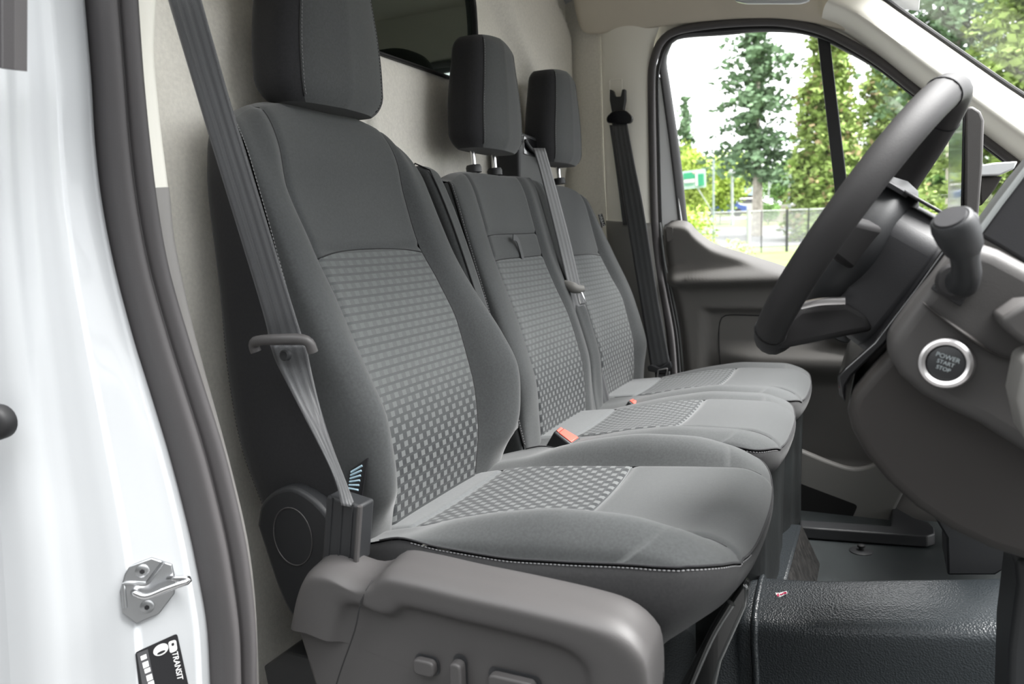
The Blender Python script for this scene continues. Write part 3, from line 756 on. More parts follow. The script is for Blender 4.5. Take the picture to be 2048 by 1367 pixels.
def cushion(P, root, names, pat):
    xb, cy = P['xb'], P['cy']
    def xf(y):
        t = min(1., abs(y)/P['e']); return P['xf'] - P.get('xr', .10)*(1-(1-t**3.2)**(1/3.2))
    def X_(v, y): return xb + v*(xf(y)-xb)
    def zc(x): return tab(P['zc'], x)
    def froll(v):
        t = max(0., min(1., (v-.90)/.10)); return .016*(1-math.sqrt(max(0., 1-t*t)))
    def groove(d, w=.005, h=.004): return h*math.exp(-(d/w)**2)
    pw, e = P['pw'], P['e']
    def ptop(a, v):
        y = (a*2-1)*pw; x = X_(v, y)
        z = zc(x) + .004 - .010*(1-(y/pw)**2)*sstep(xb, xb+.2, x)*P.get('dishk', 1) - groove((1-abs(a*2-1))*pw) - froll(v)
        for c in P['cuts']: z -= groove(x-c)
        return V(x, cy+y, z)
    def pbol(a, v, sg):
        y = sg*pw
        for _ in range(3):
            x = X_(v, y); z0 = zc(x); zp = tab(P['zp'], x); zs = tab(P['zsL'] if sg < 0 else P['zsR'], x)
            pts = [V(pw, z0), V(lerp(pw, e, .28), lerp(z0, zp, .75)+.002), V(lerp(pw, e, .58), zp), V(lerp(pw, e, .9), lerp(zp, zs, .55)), V(e, zs)]
            q = crom(pts, a); y = sg*q.x
        return V(x, cy+y, q.y-froll(v)*(1-a))
    VV = sorted(set(lin(0, .88, 46)+lin(.88, 1, 14)))
    A = clus(22)
    cuts = [0.]+[(c-xb)/(P['xf']-xb) for c in P['cuts']]+[1.]
    for k, nm in enumerate(names):
        v0, v1 = cuts[k], cuts[k+1]
        vl = [v0+(v1-v0)*c for c in (clus(14) if k < len(names)-1 else sorted(set([0, .005, .015, .035]+lin(.07, 1, 20)+lin(.8, 1, 12))))]
        MB().grid(lambda a, v: ptop(a, v), A, vl, uvfn=lambda a, v: ((a*2-1)*pw+.5, ptop(a, v).x)).build(nm[0], nm[1], root, sharp=180)
    for sg in (-1, 1):
        MB().grid(lambda a, v: pbol(a, v, sg), clus(14, (.01, .03, .06)), VV).build('cushion_bolster', M['fabric'], root, sharp=180)
    for a_ in (0., 1.):
        MB().tube([ptop(a_, v) for v in lin(.12, .97, 60)], .0010, 5).build('seam', M['seam'], root, sharp=180)
    for c in P['cuts']:
        MB().tube([ptop(a_, (c-xb)/(P['xf']-xb)) for a_ in lin(0, 1, 30)], .0010, 5).build('seam', M['fabric_band'], root, sharp=180)
    # skirt round the sides and the front
    rim = [pbol(1, v, -1) for v in lin(0, 1, 50)]
    front = [ptop(a, 1.) for a in lin(0, 1, 30)]
    fl = [pbol(a, 1., -1) for a in lin(1, 0, 14)]; fr = [pbol(a, 1., 1) for a in lin(0, 1, 14)]
    rim2 = [pbol(1, v, 1) for v in lin(1, 0, 50)]
    full = rim + fl[1:] + front[1:-1] + fr + rim2[1:]
    full = smooth_path(full, 150)
    zb = P['zb']
    def sk(a, b):
        p = full[int(round(a*150))]
        out = V(p.x-(xb+.30), (p.y-cy)*1.25, 0); out = out.normalized()
        k = max(0., (p.x-(P['xf']-.16))/.16); inx = P.get('tuck', .10)*sstep(0, 1, k)
        q = V(p.x - inx*b**1.3, lerp(p.y, cy+(p.y-cy)*.93, b*b), lerp(p.z-.003, zb, b))
        return q + out*(P.get('bulge', .016)*math.sin(math.pi*min(1, b*1.15+.04))*(1-.3*b) - .0022*math.exp(-(b/.04)**2))
    MB().grid(sk, [i/150 for i in range(151)], [0, .01, .03, .06]+lin(.1, 1, 14)).build('cushion_skirt', M['fabric_shaded'], root, sharp=180)
    return dict(top=ptop, bol=pbol, rim=full, sk=sk)

REC = 14.83
# ---- driver's seat
ds = thing('driver_seat', 'large charcoal cloth seat nearest the open door, with side switches', 'seat', (.40, 0, .10))
DB = dict(O=V(.15, 0, .41), recline=REC, cy=0., cuts=[.468],
    w=[(-.06, .142), (.03, .148), (.1, .16), (.2, .168), (.3, .17), (.39, .163), (.47, .16), (.575, .17), (.64, .168), (.74, .158)],
    n0=[(-.06, -.02), (0, 0), (.1, .030), (.2, .042), (.3, .041), (.39, .028), (.47, .009), (.575, 0), (.64, .006), (.70, .004), (.74, 0)],
    nbL=[(-.06, 0), (0, .02), (.04, .05), (.07, .08), (.12, .10), (.19, .112), (.26, .098), (.35, .068), (.45, .040), (.53, .027), (.62, .014), (.69, 0), (.74, -.01)],
    ns=[(-.06, 0), (.2, .03), (.4, .02), (.6, .012), (.74, -.015)],
    nr=[(-.06, -.17), (.2, -.165), (.35, -.15), (.457, -.13), (.568, -.11), (.68, -.085), (.74, -.075)],
    yoL=[(-.06, .232), (.03, .24), (.1, .256), (.2, .267), (.3, .263), (.4, .255), (.5, .25), (.6, .246), (.66, .235), (.70, .215), (.74, .185)],
    stop=lambda y: .742-.042*(abs(y)/.2)**2.6)
DB['nbR'] = DB['nbL']; DB['yoR'] = DB['yoL']
db = seatback(DB, ds, dict(panels=[('backrest_insert', M['pattern'], 'woven square pattern panel'), ('backrest', M['fabric'])]))
# seam cords and stitching on the backrest edge
q = [db['W'](*db['bol'](1, v, -1))+V(.001, -.001, 0) for v in lin(.03, 1, 90)]
stitches('stitching', q, ds, step=.006, ln=.004, r=.0008)
q2 = [db['W'](*db['side'](.97, v, -1))+V(-.0, -.0015, 0) for v in lin(.1, .95, 90)]
stitches('stitching', q2, ds, step=.006, ln=.004, r=.0005, mat='plastic')
hr = headrest(ds, -.052, .010, 1.112, 1.385, .146, .118, .106, .0)
for sy in (-.058, .058):
    c = V(-.06, .01+sy, 1.088)
    col = MB().lathe([(.018, 0), (.0185, .012), (.016, .017), (.009, .018)], c, V(-.1, 0, 1), 20).build('post_collar', M['plastic_dark'], hr)
    MB().tube([c, c+V(-.004, 0, .06)], .0065, 14).build('headrest_post', M['chrome'], hr)
DC = dict(xb=.115, cy=0., xf=.714, pw=.165, e=.262, cuts=[.205, .468], zb=.315, tuck=.10,
    zc=[(.1, .40), (.15, .413), (.28, .440), (.467, .458), (.607, .470), (.66, .473), (.69, .468), (.714, .456)],
    zp=[(.1, .40), (.17, .427), (.24, .445), (.31, .470), (.4, .493), (.48, .506), (.56, .508), (.634, .495), (.67, .480), (.714, .458)],
    zsL=[(.1, .41), (.2, .440), (.25, .452), (.31, .447), (.4, .446), (.49, .453), (.637, .466), (.69, .463), (.714, .452)])
DC['zsR'] = DC['zsL']
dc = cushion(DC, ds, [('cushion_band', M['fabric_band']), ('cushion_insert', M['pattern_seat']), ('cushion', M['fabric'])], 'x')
rim = dc['rim']
stitches('stitching', [p+V(0, -.0008, -.004) for p in rim if p.y < -.10 and p.x > .26], ds, step=.0058, ln=.0038, r=.0011)
MB().tube([p+V(.0, 0, .0005) for p in rim if p.x > .2], .0016, 6).build('piping', M['fabric_dark'], ds, sharp=180)

# seat side cover (moulded plastic with the switches)
def cov(px, py, Y=-.36): return at(px, py, Y=Y)
top_edge = [V(.118, 0, .345), V(.135, 0, .395), V(.155, 0, .425), V(.19, 0, .433), V(.235, 0, .424), V(.262, 0, .430), V(.285, 0, .446), V(.33, 0, .447), V(.40, 0, .443), V(.48, 0, .440), V(.56, 0, .435), V(.60, 0, .428), V(.625, 0, .412), V(.636, 0, .39), V(.636, 0, .33), V(.625, 0, .20)]
te = smooth_path(top_edge, 70)
def cover(a, b):
    p = te[int(round(a*70))]
    # b 0: inner top edge tucked against the cushion; 1: lower outer face
    shelf = .064 if p.x > .25 else lerp(.05, .064, sstep(.13, .25, p.x))
    c = V(.38, 0, .30)
    d = V(c.x-p.x, 0, c.z-p.z)
    inw = V(d.x*.16, 0, d.z*.16)
    rows = [V(p.x, -.36+shelf, p.z-.03), V(p.x, -.36+shelf, p.z+.006), V(p.x, -.36+shelf*.45, p.z+.004), V(p.x, -.350, p.z), V(p.x+inw.x*.12, -.362, p.z+inw.z*.12-.006),
            V(p.x+inw.x*.8, -.364, p.z+inw.z*.9), V(p.x+d.x*.25, -.362, p.z+d.z*.27), V(p.x+d.x*.33, -.350, p.z+d.z*.35), V(p.x+d.x*.5, -.349, p.z+d.z*.5), V(p.x+d.x, -.349, p.z+d.z)]
    return crom(rows, b)
cvb = MB().grid(cover, [i/70 for i in range(71)], lin(0, 1, 48))
cv = cvb.build('side_cover', M['plastic'], ds, sharp=180)
# lower skirt of the cover
o = MB().prism([V(.118, 0, .345), V(.636, 0, .37), V(.63, 0, .10), V(.22, 0, .06), V(.16, 0, .20)], V(0, .05, 0)).build('cover_lower', M['plastic'], ds, bevel=.006)

for v in o.data.vertices: v.co.y += -.3487
# parting line on the cover
pl = [V(.262, -.3545, .4305), V(.250, -.3655, .405), V(.236, -.3655, .36), V(.205, -.3655, .29), V(.17, -.365, .2)]
MB().tube(smooth_path(pl, 16), .0011, 5).build('parting_line', M['seam'], cv, sharp=180)
def button(c, outline, h, nm='switch'):
    mb = MB().prism([V(c[0]+x, -.350, c[1]+z) for x, z in outline], V(0, -h, 0)); o_ = mb.build(nm, M['plastic'], cv, bevel=.003, bseg=3)
    return o_
def rrect(w, h, r, sk=0):
    pts = [V(-w/2, 0, -h/2), V(w/2, 0, -h/2), V(w/2+sk, 0, h/2), V(-w/2+sk, 0, h/2)]
    return [(p.x, p.z) for p in rounded(pts, r, 4)]
b1 = at(855, 1328, Y=-.35); b2 = at(922, 1352, Y=-.35); b3 = at(1030, 1372, Y=-.35)
for c, w_, h_, r_, hh in ((b1, .032, .022, .009, .012), (b2, .017, .05, .008, .016), (b3, .062, .034, .009, .014)):
    MB().prism([V(c.x+x*1.16, -.3498, c.z+z*1.2) for x, z in rrect(w_, h_, r_)], V(0, -.0012, 0)).build('switch_recess', M['plastic_dark'], cv)
    button((c.x, c.z), rrect(w_, h_, r_), hh)
# recliner cover (tear-drop) on the backrest side
c0 = at(585, 1062, Y=-.285)
tear = [at(x, y, Y=-.285) for x, y in ((513, 1050), (520, 1010), (545, 983), (580, 974), (612, 988), (640, 1012), (665, 1045), (690, 1085), (700, 1180), (640, 1260), (590, 1240), (560, 1190), (535, 1120))]
tear = smooth_path(tear+[tear[0]], 60)[:-1]
rc = MB().prism(tear, V(0, .06, 0)).build('recliner_cover', M['plastic_dark'], ds, bevel=.007, bseg=3)

circ = [V(c0.x+.037*math.cos(t)+.0, -.2856, c0.z+.045*math.sin(t)-.008) for t in lin(0, 2*math.pi, 48)]
MB().tube(circ, .0011, 5, caps=False).build('embossed_ring', M['plastic'], rc, sharp=180)
# belt guide pocket beside the recliner
gp = [at(x, y, Y=-.32) for x, y in ((652, 990), (720, 1012), (712, 1130), (642, 1125))]
gd = MB().prism(gp, V(0, .035, 0)).build('belt_guide', M['plastic_dark'], ds, bevel=.004)

for i in range(3):
    a = gp[0].lerp(gp[1], .2+.3*i); b = gp[3].lerp(gp[2], .2+.3*i)
    MB().tube([a+V(0, -.0005, 0), b+V(0, -.0005, 0)], .0015, 6).build('rib', M['plastic_dark'], gd)
MB().tube([gp[1], gp[2]], .004, 8).build('edge_bead', M['plastic'], gd)
# rear shelf of the cover and dark seat box below
MB().prism([V(.13, -.30, .40), V(.27, -.30, .425), V(.30, -.30, .40), V(.30, -.30, .3), V(.13, -.30, .3)], V(0, .10, 0)).build('rear_cover', M['plastic'], ds, bevel=.012, bseg=3)
MB().box(V(.36, -.02, .20), V(.42, .46, .22)).build('seat_frame', M['black_metal'], ds, bevel=.01)
MB().box(V(.34, -.02, .05), V(.40, .50, .10)).build('pedestal', M['plastic_dark'], ds, bevel=.01)
# airbag tag sewn in the bolster edge
tg = [at(x, y, Y=-.262) for x, y in ((735, 915), (722, 1000), (693, 985), (700, 940))]
at_ = MB().prism(tg, V(.001, .0016, 0)).build('airbag_tag', M['black_print'], ds)
at_['label'] = 'black tag with pale lettering'
for i in range(6):
    t = .12+.13*i; a = tg[0].lerp(tg[1], t).lerp(tg[3].lerp(tg[2], t), .25); b = tg[0].lerp(tg[1], t).lerp(tg[3].lerp(tg[2], t), .9)
    MB().tube([a+V(0, -.0006, 0), b+V(0, -.0006, 0)], .0016, 4).build('tag_lettering', mk('pale_blue_print', (.45, .62, .72), .6) if i == 0 else bpy.data.materials['pale_blue_print'], at_)
# black steel slide rail under the front of the cushion
rlp = [at(x, y, Y=-.13) for x, y in ((1484, 1164), (1497, 1176), (1492, 1215), (1442, 1325), (1425, 1400), (1345, 1400), (1398, 1300), (1446, 1222), (1466, 1190))]
MB().prism(rlp, V(0, .03, 0)).build('slide_rail', M['black_metal'], ds, bevel=.007, bseg=3)
MB().tube(smooth_path([at(x, y, Y=-.165) for x, y in ((1462, 1205), (1420, 1275), (1370, 1390))], 16), .006, 10).build('slide_lever', M['black_metal'], ds)
MB().prism([at(x, y, Y=-.25) for x, y in ((527, 1332), (572, 1302), (640, 1320), (660, 1420), (545, 1420))], V(0, .1, 0)).build('seat_mount', M['plastic_dark'], ds, bevel=.003)

# fold-up armrest on the inboard side of the driver's seat
ar = dict(O=V(.10, .300, .44))
S_ = V(-math.sin(math.radians(REC)), 0, math.cos(math.radians(REC))); N_ = V(math.cos(math.radians(REC)), 0, math.sin(math.radians(REC)))
prof = [(-.045, .05), (-.05, .3), (-.055, .58), (-.05, .635), (-.030, .655), (-.004, .650), (.012, .620), (.030, .48), (.040, .25), (.035, .05)]
poly = [V(.15, .276, .41)+N_*n+S_*s for n, s in prof]
poly = smooth_path(poly, 30)
arm = MB().prism(poly, V(0, .054, 0)).build('armrest', M['fabric'], ds, bevel=.014, bseg=4)

for yy in (.284,): MB().tube([p+V(0, yy-.276, 0)+N_*.001 for p in poly[3:28]], .0018, 6).build('piping', M['seam'], arm, sharp=180)

# ---- passenger bench
bs = thing('bench_seat', 'charcoal cloth double passenger bench with two headrests beyond driver seat', 'seat', (.40, .85, 0))
BM = dict(O=V(.15, 0, .41), recline=REC, cy=.63, cuts=[.432, .494], rollr=.022, sidemat=M['fabric'],
    w=[(-.06, .15), (.05, .158), (.2, .16), (.3, .154), (.42, .147), (.64, .148)],
    n0=[(-.06, -.02), (0, 0), (.05, .012), (.15, .026), (.25, .024), (.35, .010), (.45, 0), (.55, 0), (.66, 0)],
    nbL=[(-.06, 0), (.03, .02), (.15, .05), (.3, .04), (.45, .024), (.6, .016), (.66, .008)],
    nbR=[(-.06, 0), (.03, .012), (.15, .034), (.3, .026), (.45, .010), (.6, .008), (.66, .004)],
    ns=[(-.06, 0), (.2, .012), (.66, .004)],
    nr=[(-.06, -.13), (.3, -.12), (.66, -.08)],
    yoL=[(-.06, .25), (.2, .262), (.5, .262), (.58, .258), (.63, .242), (.66, .22)],
    yoR=[(-.06, .226), (.66, .226)],
    stop=lambda y: .655-.030*(max(0, -y)/.22)**3.)
bm_ = seatback(BM, bs, dict(panels=[('backrest_insert', M['pattern'], 'woven square pattern panel'), ('tray_strip', M['fabric']), ('backrest', M['fabric'])]))
BO = dict(BM); BO.update(cy=1.08, cuts=[.425],
    w=[(-.06, .15), (.05, .158), (.2, .165), (.3, .168), (.42, .158), (.64, .16)],
    n0=[(-.06, -.02), (0, 0), (.05, .016), (.15, .034), (.25, .034), (.35, .014), (.45, 0), (.55, 0), (.66, 0)],
    nbL=BM['nbR'], nbR=[(-.06, 0), (.03, .03), (.12, .06), (.25, .055), (.42, .03), (.54, .012), (.62, 0), (.66, -.006)],
    yoL=[(-.06, .224), (.66, .224)],
    yoR=[(-.06, .235), (.1, .252), (.265, .258), (.42, .24), (.54, .215), (.62, .19), (.66, .168)],
    stop=lambda y: .650-.035*(max(0, y)/.19)**3.)
bo_ = seatback(BO, bs, dict(panels=[('backrest_insert', M['pattern'], 'woven square pattern panel'), ('backrest', M['fabric'])]))
q = [bm_['W'](*bm_['bol'](1, v, -1))+V(.001, -.001, 0) for v in lin(.1, 1, 90)]
MB().tube(q, .0022, 6).build('piping', M['seam'], bs, sharp=180)
stitches('stitching', [p+V(.003, .001, 0) for p in q], bs, step=.006, ln=.004, r=.0009)
for cyy in (.63, 1.08):
    h_ = headrest(bs, -.036, cyy-.005, 1.092, 1.353, .139, .104, .106, 0.)
    for sy in (-.058, .058):
        c = V(-.044, cyy-.005+sy, 1.038)
        MB().lathe([(.019, 0), (.0195, .012), (.017, .018), (.009, .019)], c, V(-.1, 0, 1), 20).build('post_collar', M['plastic_dark'], h_)
        MB().tube([c, c+V(-.006, 0, .10)], .0065, 14).build('headrest_post', M['chrome'], h_)
# strap loop on the tray strip
sp = [at(x, y, X=.04) for x, y in ((1026, 474), (1034, 478), (1040, 495), (1046, 518))]
MB().sweep(smooth_path(sp, 10), [(-.001, -.007), (.001, -.007), (.001, .007), (-.001, .007)], V(0, 1, 0)).build('pull_strap', M['belt'], bs)
BC = dict(xb=.115, xf=.692, pw=.15, e=.246, cuts=[.245, .475], zb=.335, tuck=.05, xr=.07, bulge=.012, dishk=.6,
    zc=[(.1, .40), (.15, .410), (.284, .428), (.412, .453), (.542, .464), (.625, .464), (.66, .458), (.692, .444)],
    zp=[(.1, .385), (.2, .405), (.3, .434), (.4, .458), (.5, .473), (.6, .474), (.65, .464), (.692, .445)],
    zsL=[(.1, .37), (.2, .39), (.3, .420), (.45, .445), (.6, .455), (.692, .438)])
BC['zsR'] = BC['zsL']
for cyy in (.612, 1.092):
    P_ = dict(BC); P_['cy'] = cyy
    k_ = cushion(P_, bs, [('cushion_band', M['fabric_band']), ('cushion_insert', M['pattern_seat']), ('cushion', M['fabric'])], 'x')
    if cyy < .8: stitches('stitching', [p+V(0, -.0008, -.004) for p in k_['rim'] if p.y < .45 and p.x > .3], bs, step=.006, ln=.004, r=.0009)
    MB().tube([p+V(0, 0, .0005) for p in k_['rim'] if p.x > .25], .0016, 6).build('piping', M['fabric_dark'], bs, sharp=180)
# bench base cover, scuffed
M['scuffed'] = mk('scuffed_black_plastic', (.009, .011, .0115), .5, bump=.3, bscale=60, var=.5, vscale=14, spec=.5, bdist=.002)
def basec(a, b):
    y = lerp(.375, 1.285, a); z = lerp(.40, .0, b)
    x = .665 - .02*math.exp(-((y-.86)/.05)**2)*sstep(0, .4, b) + .006*math.sin(y*23)*b
    if a < .06: x -= .05*(1-a/.06)**2
    return V(x, y, z)
MB().grid(basec, lin(0, 1, 60), lin(0, 1, 14)).build('base_cover', M['scuffed'], bs, solid=.006)
MB().box(V(.40, .83, .17), V(.46, .88, .34)).build('base_box', M['plastic_dark'], bs, bevel=.01)
MB().grid(lambda a, b: V(lerp(.2, .62, a), .378+.004*math.sin(a*9), lerp(.36, 0, b)), lin(0, 1, 20), lin(0, 1, 6)).build('base_side', M['scuffed'], bs, solid=.006)
# buckles between the cushions
def buckle(px, py, Y, nm_label):
    t = thing('seat_belt_buckle', nm_label, 'buckle', at(px, py, Y=Y), 'belt buckles on the bench')
    return t

# airbag tag on the outer shoulder of the bench
tgb = [at(x, y, Y=1.292) for x, y in ((1196, 429), (1204, 427), (1211, 450), (1203, 455))]
bt = MB().prism(tgb, V(0, .0016, 0)).build('airbag_tag', M['black_print'], bs); bt['label'] = 'small black tag lettered AIRBAG'

# ------------------------------------------------------------------ seat belts
def belt_mat(name, base, stripe):
    m_ = bpy.data.materials.new(name); m_.use_nodes = True; nt = m_.node_tree; p = nt.nodes['Principled BSDF']
    uv = nd(nt, 'ShaderNodeUVMap', uv_map='uv'); sx = nd(nt, 'ShaderNodeSeparateXYZ'); nt.links.new(uv.outputs[0], sx.inputs[0])
    s = mathn(nt, 'SINE', mathn(nt, 'MULTIPLY', sx.outputs[0], 2*math.pi*3.5)); band = mathn(nt, 'GREATER_THAN', s, .15)
    tw = mathn(nt, 'SINE', mathn(nt, 'ADD', mathn(nt, 'MULTIPLY', sx.outputs[1], 3000.), mathn(nt, 'MULTIPLY', mathn(nt, 'ABSOLUTE', mathn(nt, 'SUBTRACT', mathn(nt, 'FRACT', mathn(nt, 'MULTIPLY', sx.outputs[0], 4.)), .5)), 30.)))
    mix = nd(nt, 'ShaderNodeMix', data_type='RGBA'); nt.links.new(mathn(nt, 'MULTIPLY', band, .8), mix.inputs['Factor'])
    mix.inputs['A'].default_value = (*base, 1); mix.inputs['B'].default_value = (*stripe, 1)
    nt.links.new(mix.outputs['Result'], p.inputs['Base Color'])
    p.inputs['Roughness'].default_value = .40; p.inputs['Specular IOR Level'].default_value = .7; p.inputs['Sheen Weight'].default_value = .3
    bp = nd(nt, 'ShaderNodeBump'); bp.inputs['Strength'].default_value = .5; bp.inputs['Distance'].default_value = .0006
    nt.links.new(mathn(nt, 'ADD', mathn(nt, 'MULTIPLY', tw, .4), mathn(nt, 'MULTIPLY', s, 1.)), bp.inputs['Height']); nt.links.new(bp.outputs['Normal'], p.inputs['Normal'])
    return m_
M['web'] = belt_mat('ribbed_webbing', (.043, .045, .048), (.026, .027, .030))
def strap(name, L_, R_, parent, n=60, mat='web', th=.0014):
    L2, R2 = smooth_path(L_, n), smooth_path(R_, n)
    ln = [0.]
    for a, b in zip(L2, L2[1:]): ln.append(ln[-1]+(b-a).length)
    return MB().grid(lambda a, b: L2[int(round(b*n))].lerp(R2[int(round(b*n))], a), lin(0, 1, 8), [k/n for k in range(n+1)],
        uvfn=lambda a, b: (a, ln[int(round(b*n))])).build(name, M[mat], parent, solid=th, sharp=180)
def pY(L): return [at(x, y, Y=Y) for x, y, Y in L]

# driver's belt
b1_ = thing('seat_belt', 'dark grey belt hanging from the near pillar across the driver seat side', 'seat belt', at(690, 1000, Y=-.32), 'seat belts')
strap('webbing', pY([(320, -60, -.385), (336, 0, -.38), (410, 246, -.36), (520, 605, -.325), (540, 690, -.315)]), pY([(385, -60, -.375), (402, 0, -.37), (461, 205, -.345), (520, 400, -.325), (598, 655, -.30), (612, 690, -.298)]), b1_)
strap('lap_webbing', pY([(540, 690, -.315), (555, 730, -.317), (600, 815, -.322), (645, 900, -.33), (672, 960, -.335), (684, 1010, -.335)]), pY([(612, 690, -.298), (622, 740, -.298), (645, 830, -.30), (668, 900, -.305), (695, 970, -.31), (712, 1015, -.315)]), b1_)
br = smooth_path(pY([(512, 703, -.335), (508, 690, -.337), (516, 681, -.34), (560, 678, -.336), (600, 678, -.325), (618, 685, -.318), (626, 704, -.314)]), 24)
sl_ = MB().tube(br, [.0075]*25, 10, ref=(0, 1, 0)).build('belt_stop_bar', M['plastic'], b1_)

MB().lathe([(.008, -.002), (.008, .004), (.006, .006)], at(572, 710, Y=-.318), V(.1, -1, .1), 18).build('stop_stud', M['plastic_dark'], b1_)

# middle belt, from the tower on the bench
tw = thing('belt_tower', 'black plastic belt outlet between the two bench headrests', 'belt tower', (-.04, .90, 1.02))
c0 = pY([(1040, 272, .84), (1056, 266, .84), (1090, 275, .93), (1096, 350, .93), (1030, 345, .83)])
X0 = -.035
tp = [V(X0, .815, 1.02), V(X0, .985, 1.02), V(X0, .985, 1.12), V(X0, .972, 1.158), V(X0, .835, 1.165), V(X0, .82, 1.14)]
MB().prism(tp, V(-.07, 0, 0)).build('housing', M['plastic_dark'], tw, bevel=.008, bseg=3)
MB().prism([V(X0+.002, .845, 1.105), V(X0+.002, .97, 1.10), V(X0+.002, .96, 1.148), V(X0+.002, .848, 1.155)], V(-.004, 0, 0)).build('outlet_panel', M['gloss_black'], tw, bevel=.002)
slot = smooth_path([V(X0+.004, .85, 1.142), V(X0+.008, .88, 1.122), V(X0+.008, .92, 1.117), V(X0+.004, .962, 1.128)], 16)
MB().tube(slot, .005, 8).build('outlet_lip', M['plastic_dark'], tw)
b2_ = thing('seat_belt', 'pale-lit grey belt running down from the tower between the bench backrests', 'seat belt', at(1205, 822, Y=.92), 'seat belts')
strap('webbing', pY([(1066, 296, .852), (1082, 350, .848), (1112, 470, .846), (1136, 572, .848), (1160, 680, .862), (1190, 826, .885)]), pY([(1090, 296, .895), (1106, 352, .890), (1140, 480, .890), (1163, 580, .893), (1188, 670, .912), (1226, 822, .938)]), b2_)
tb = smooth_path(pY([(1128, 565, .845), (1142, 573, .845), (1156, 578, .85), (1168, 576, .86)]), 12)
MB().tube(tb, [.008, .010, .012, .013, .014, .015, .015, .014, .013, .012, .011, .010, .008], 10).build('tongue_grip', M['taupe_light'], b2_)
lp = rounded(pY([(1153, 582, .848), (1163, 584, .85), (1172, 606, .85), (1160, 608, .85)]), .004, 3)
MB().tube(lp+[lp[0]], .0028, 8).build('tongue_plate', M['chrome'], b2_)

# outer belt on the far pillar
b3_ = thing('seat_belt', 'black belt hanging on the far door pillar with its tongue at seat height', 'seat belt', at(1325, 775, Y=1.36), 'seat belts')
strap('webbing', pY([(1224, 246, 1.375), (1237, 330, 1.372), (1250, 420, 1.37), (1275, 570, 1.362), (1302, 738, 1.35)]), pY([(1254, 244, 1.375), (1270, 330, 1.372), (1288, 420, 1.37), (1315, 590, 1.362), (1341, 730, 1.35)]), b3_)
strap('rear_webbing', pY([(1219, 250, 1.382), (1232, 340, 1.384), (1246, 450, 1.386)]), pY([(1240, 250, 1.382), (1252, 340, 1.384), (1264, 450, 1.386)]), b3_, 20)
fk = pY([(1219, 178, 1.368), (1226, 181, 1.368), (1230, 193, 1.368), (1241, 193, 1.368), (1244, 178, 1.368), (1250, 178, 1.368), (1250, 200, 1.366), (1245, 228, 1.364), (1224, 228, 1.364), (1219, 200, 1.366)])
MB().prism(fk, V(0, .02, 0)).build('anchor_fork', M['plastic_dark'], b3_, bevel=.003)
rg = rounded(pY([(1213, 246, 1.362), (1212, 234, 1.362), (1226, 220, 1.36), (1250, 219, 1.36), (1266, 234, 1.362), (1262, 247, 1.362)]), .012, 4)
MB().prism(rg, V(0, .014, 0)).build('anchor_ring', M['gloss_black'], b3_, bevel=.004, bseg=3)
tg3 = pY([(1294, 733, 1.335), (1302, 729, 1.335), (1318, 736, 1.335), (1340, 722, 1.335), (1344, 735, 1.335), (1330, 748, 1.335), (1296, 742, 1.335)])
MB().prism(tg3, V(0, .016, 0)).build('tongue_grip', M['plastic_dark'], b3_, bevel=.003)
lp = rounded(pY([(1316, 740, 1.332), (1335, 736, 1.332), (1332, 756, 1.332), (1315, 758, 1.332)]), .005, 3)
MB().tube(lp+[lp[0]], .0028, 8).build('tongue_plate', M['satin'], b3_)
strap('folded_webbing', pY([(1310, 745, 1.345), (1312, 765, 1.34), (1322, 778, 1.338)]), pY([(1340, 742, 1.345), (1340, 765, 1.34), (1338, 778, 1.338)]), b3_, 12)

# belt buckles on the bench
def mkbuckle(pts, Y, label):
    """pts: pixel outline of the top face (near-left, far-left, far-right, near-right)"""
    t_ = thing('seat_belt_buckle', label, 'buckle', at(*pts[0], Y=Y), 'belt buckles on the bench')
    a, b, c_, d_ = [at(x, y, Y=Y+k) for (x, y), k in zip(pts, (0, .034, .034, 0))]
    down = V(-.012, .0, -.07)
    mb = MB(); mb.add([a, b, c_, d_, a+down+V(-.03, 0, 0), b+down+V(-.03, 0, 0), c_+down, d_+down], [(0, 1, 2, 3), (7, 6, 5, 4), (0, 4, 5, 1), (1, 5, 6, 2), (2, 6, 7, 3), (3, 7, 4, 0)])
    mb.build('housing', M['plastic_dark'], t_, bevel=.004, bseg=3)
    up_ = V(-.001, 0, .0035); f = lambda u, v: a.lerp(d_, u).lerp(b.lerp(c_, u), v)+up_
    MB().prism([f(.10, .18), f(.22, .18), f(.22, .82), f(.10, .82)], V(0, 0, -.003)).build('slot_face', M['red'], t_, bevel=.001)
    MB().prism([f(.26, .14), f(.97, .14), f(.97, .86), f(.26, .86)], V(0, 0, -.003)).build('release_button', M['red'], t_, bevel=.0015)
    return t_
mkbuckle([(1108, 862), (1121, 852), (1162, 875), (1142, 889)], .40, 'nearer red and black belt buckle standing between driver seat and bench')
mkbuckle([(1256, 801), (1266, 797), (1290, 811), (1279, 819)], .85, 'farther red and black belt buckle between the two bench cushions')

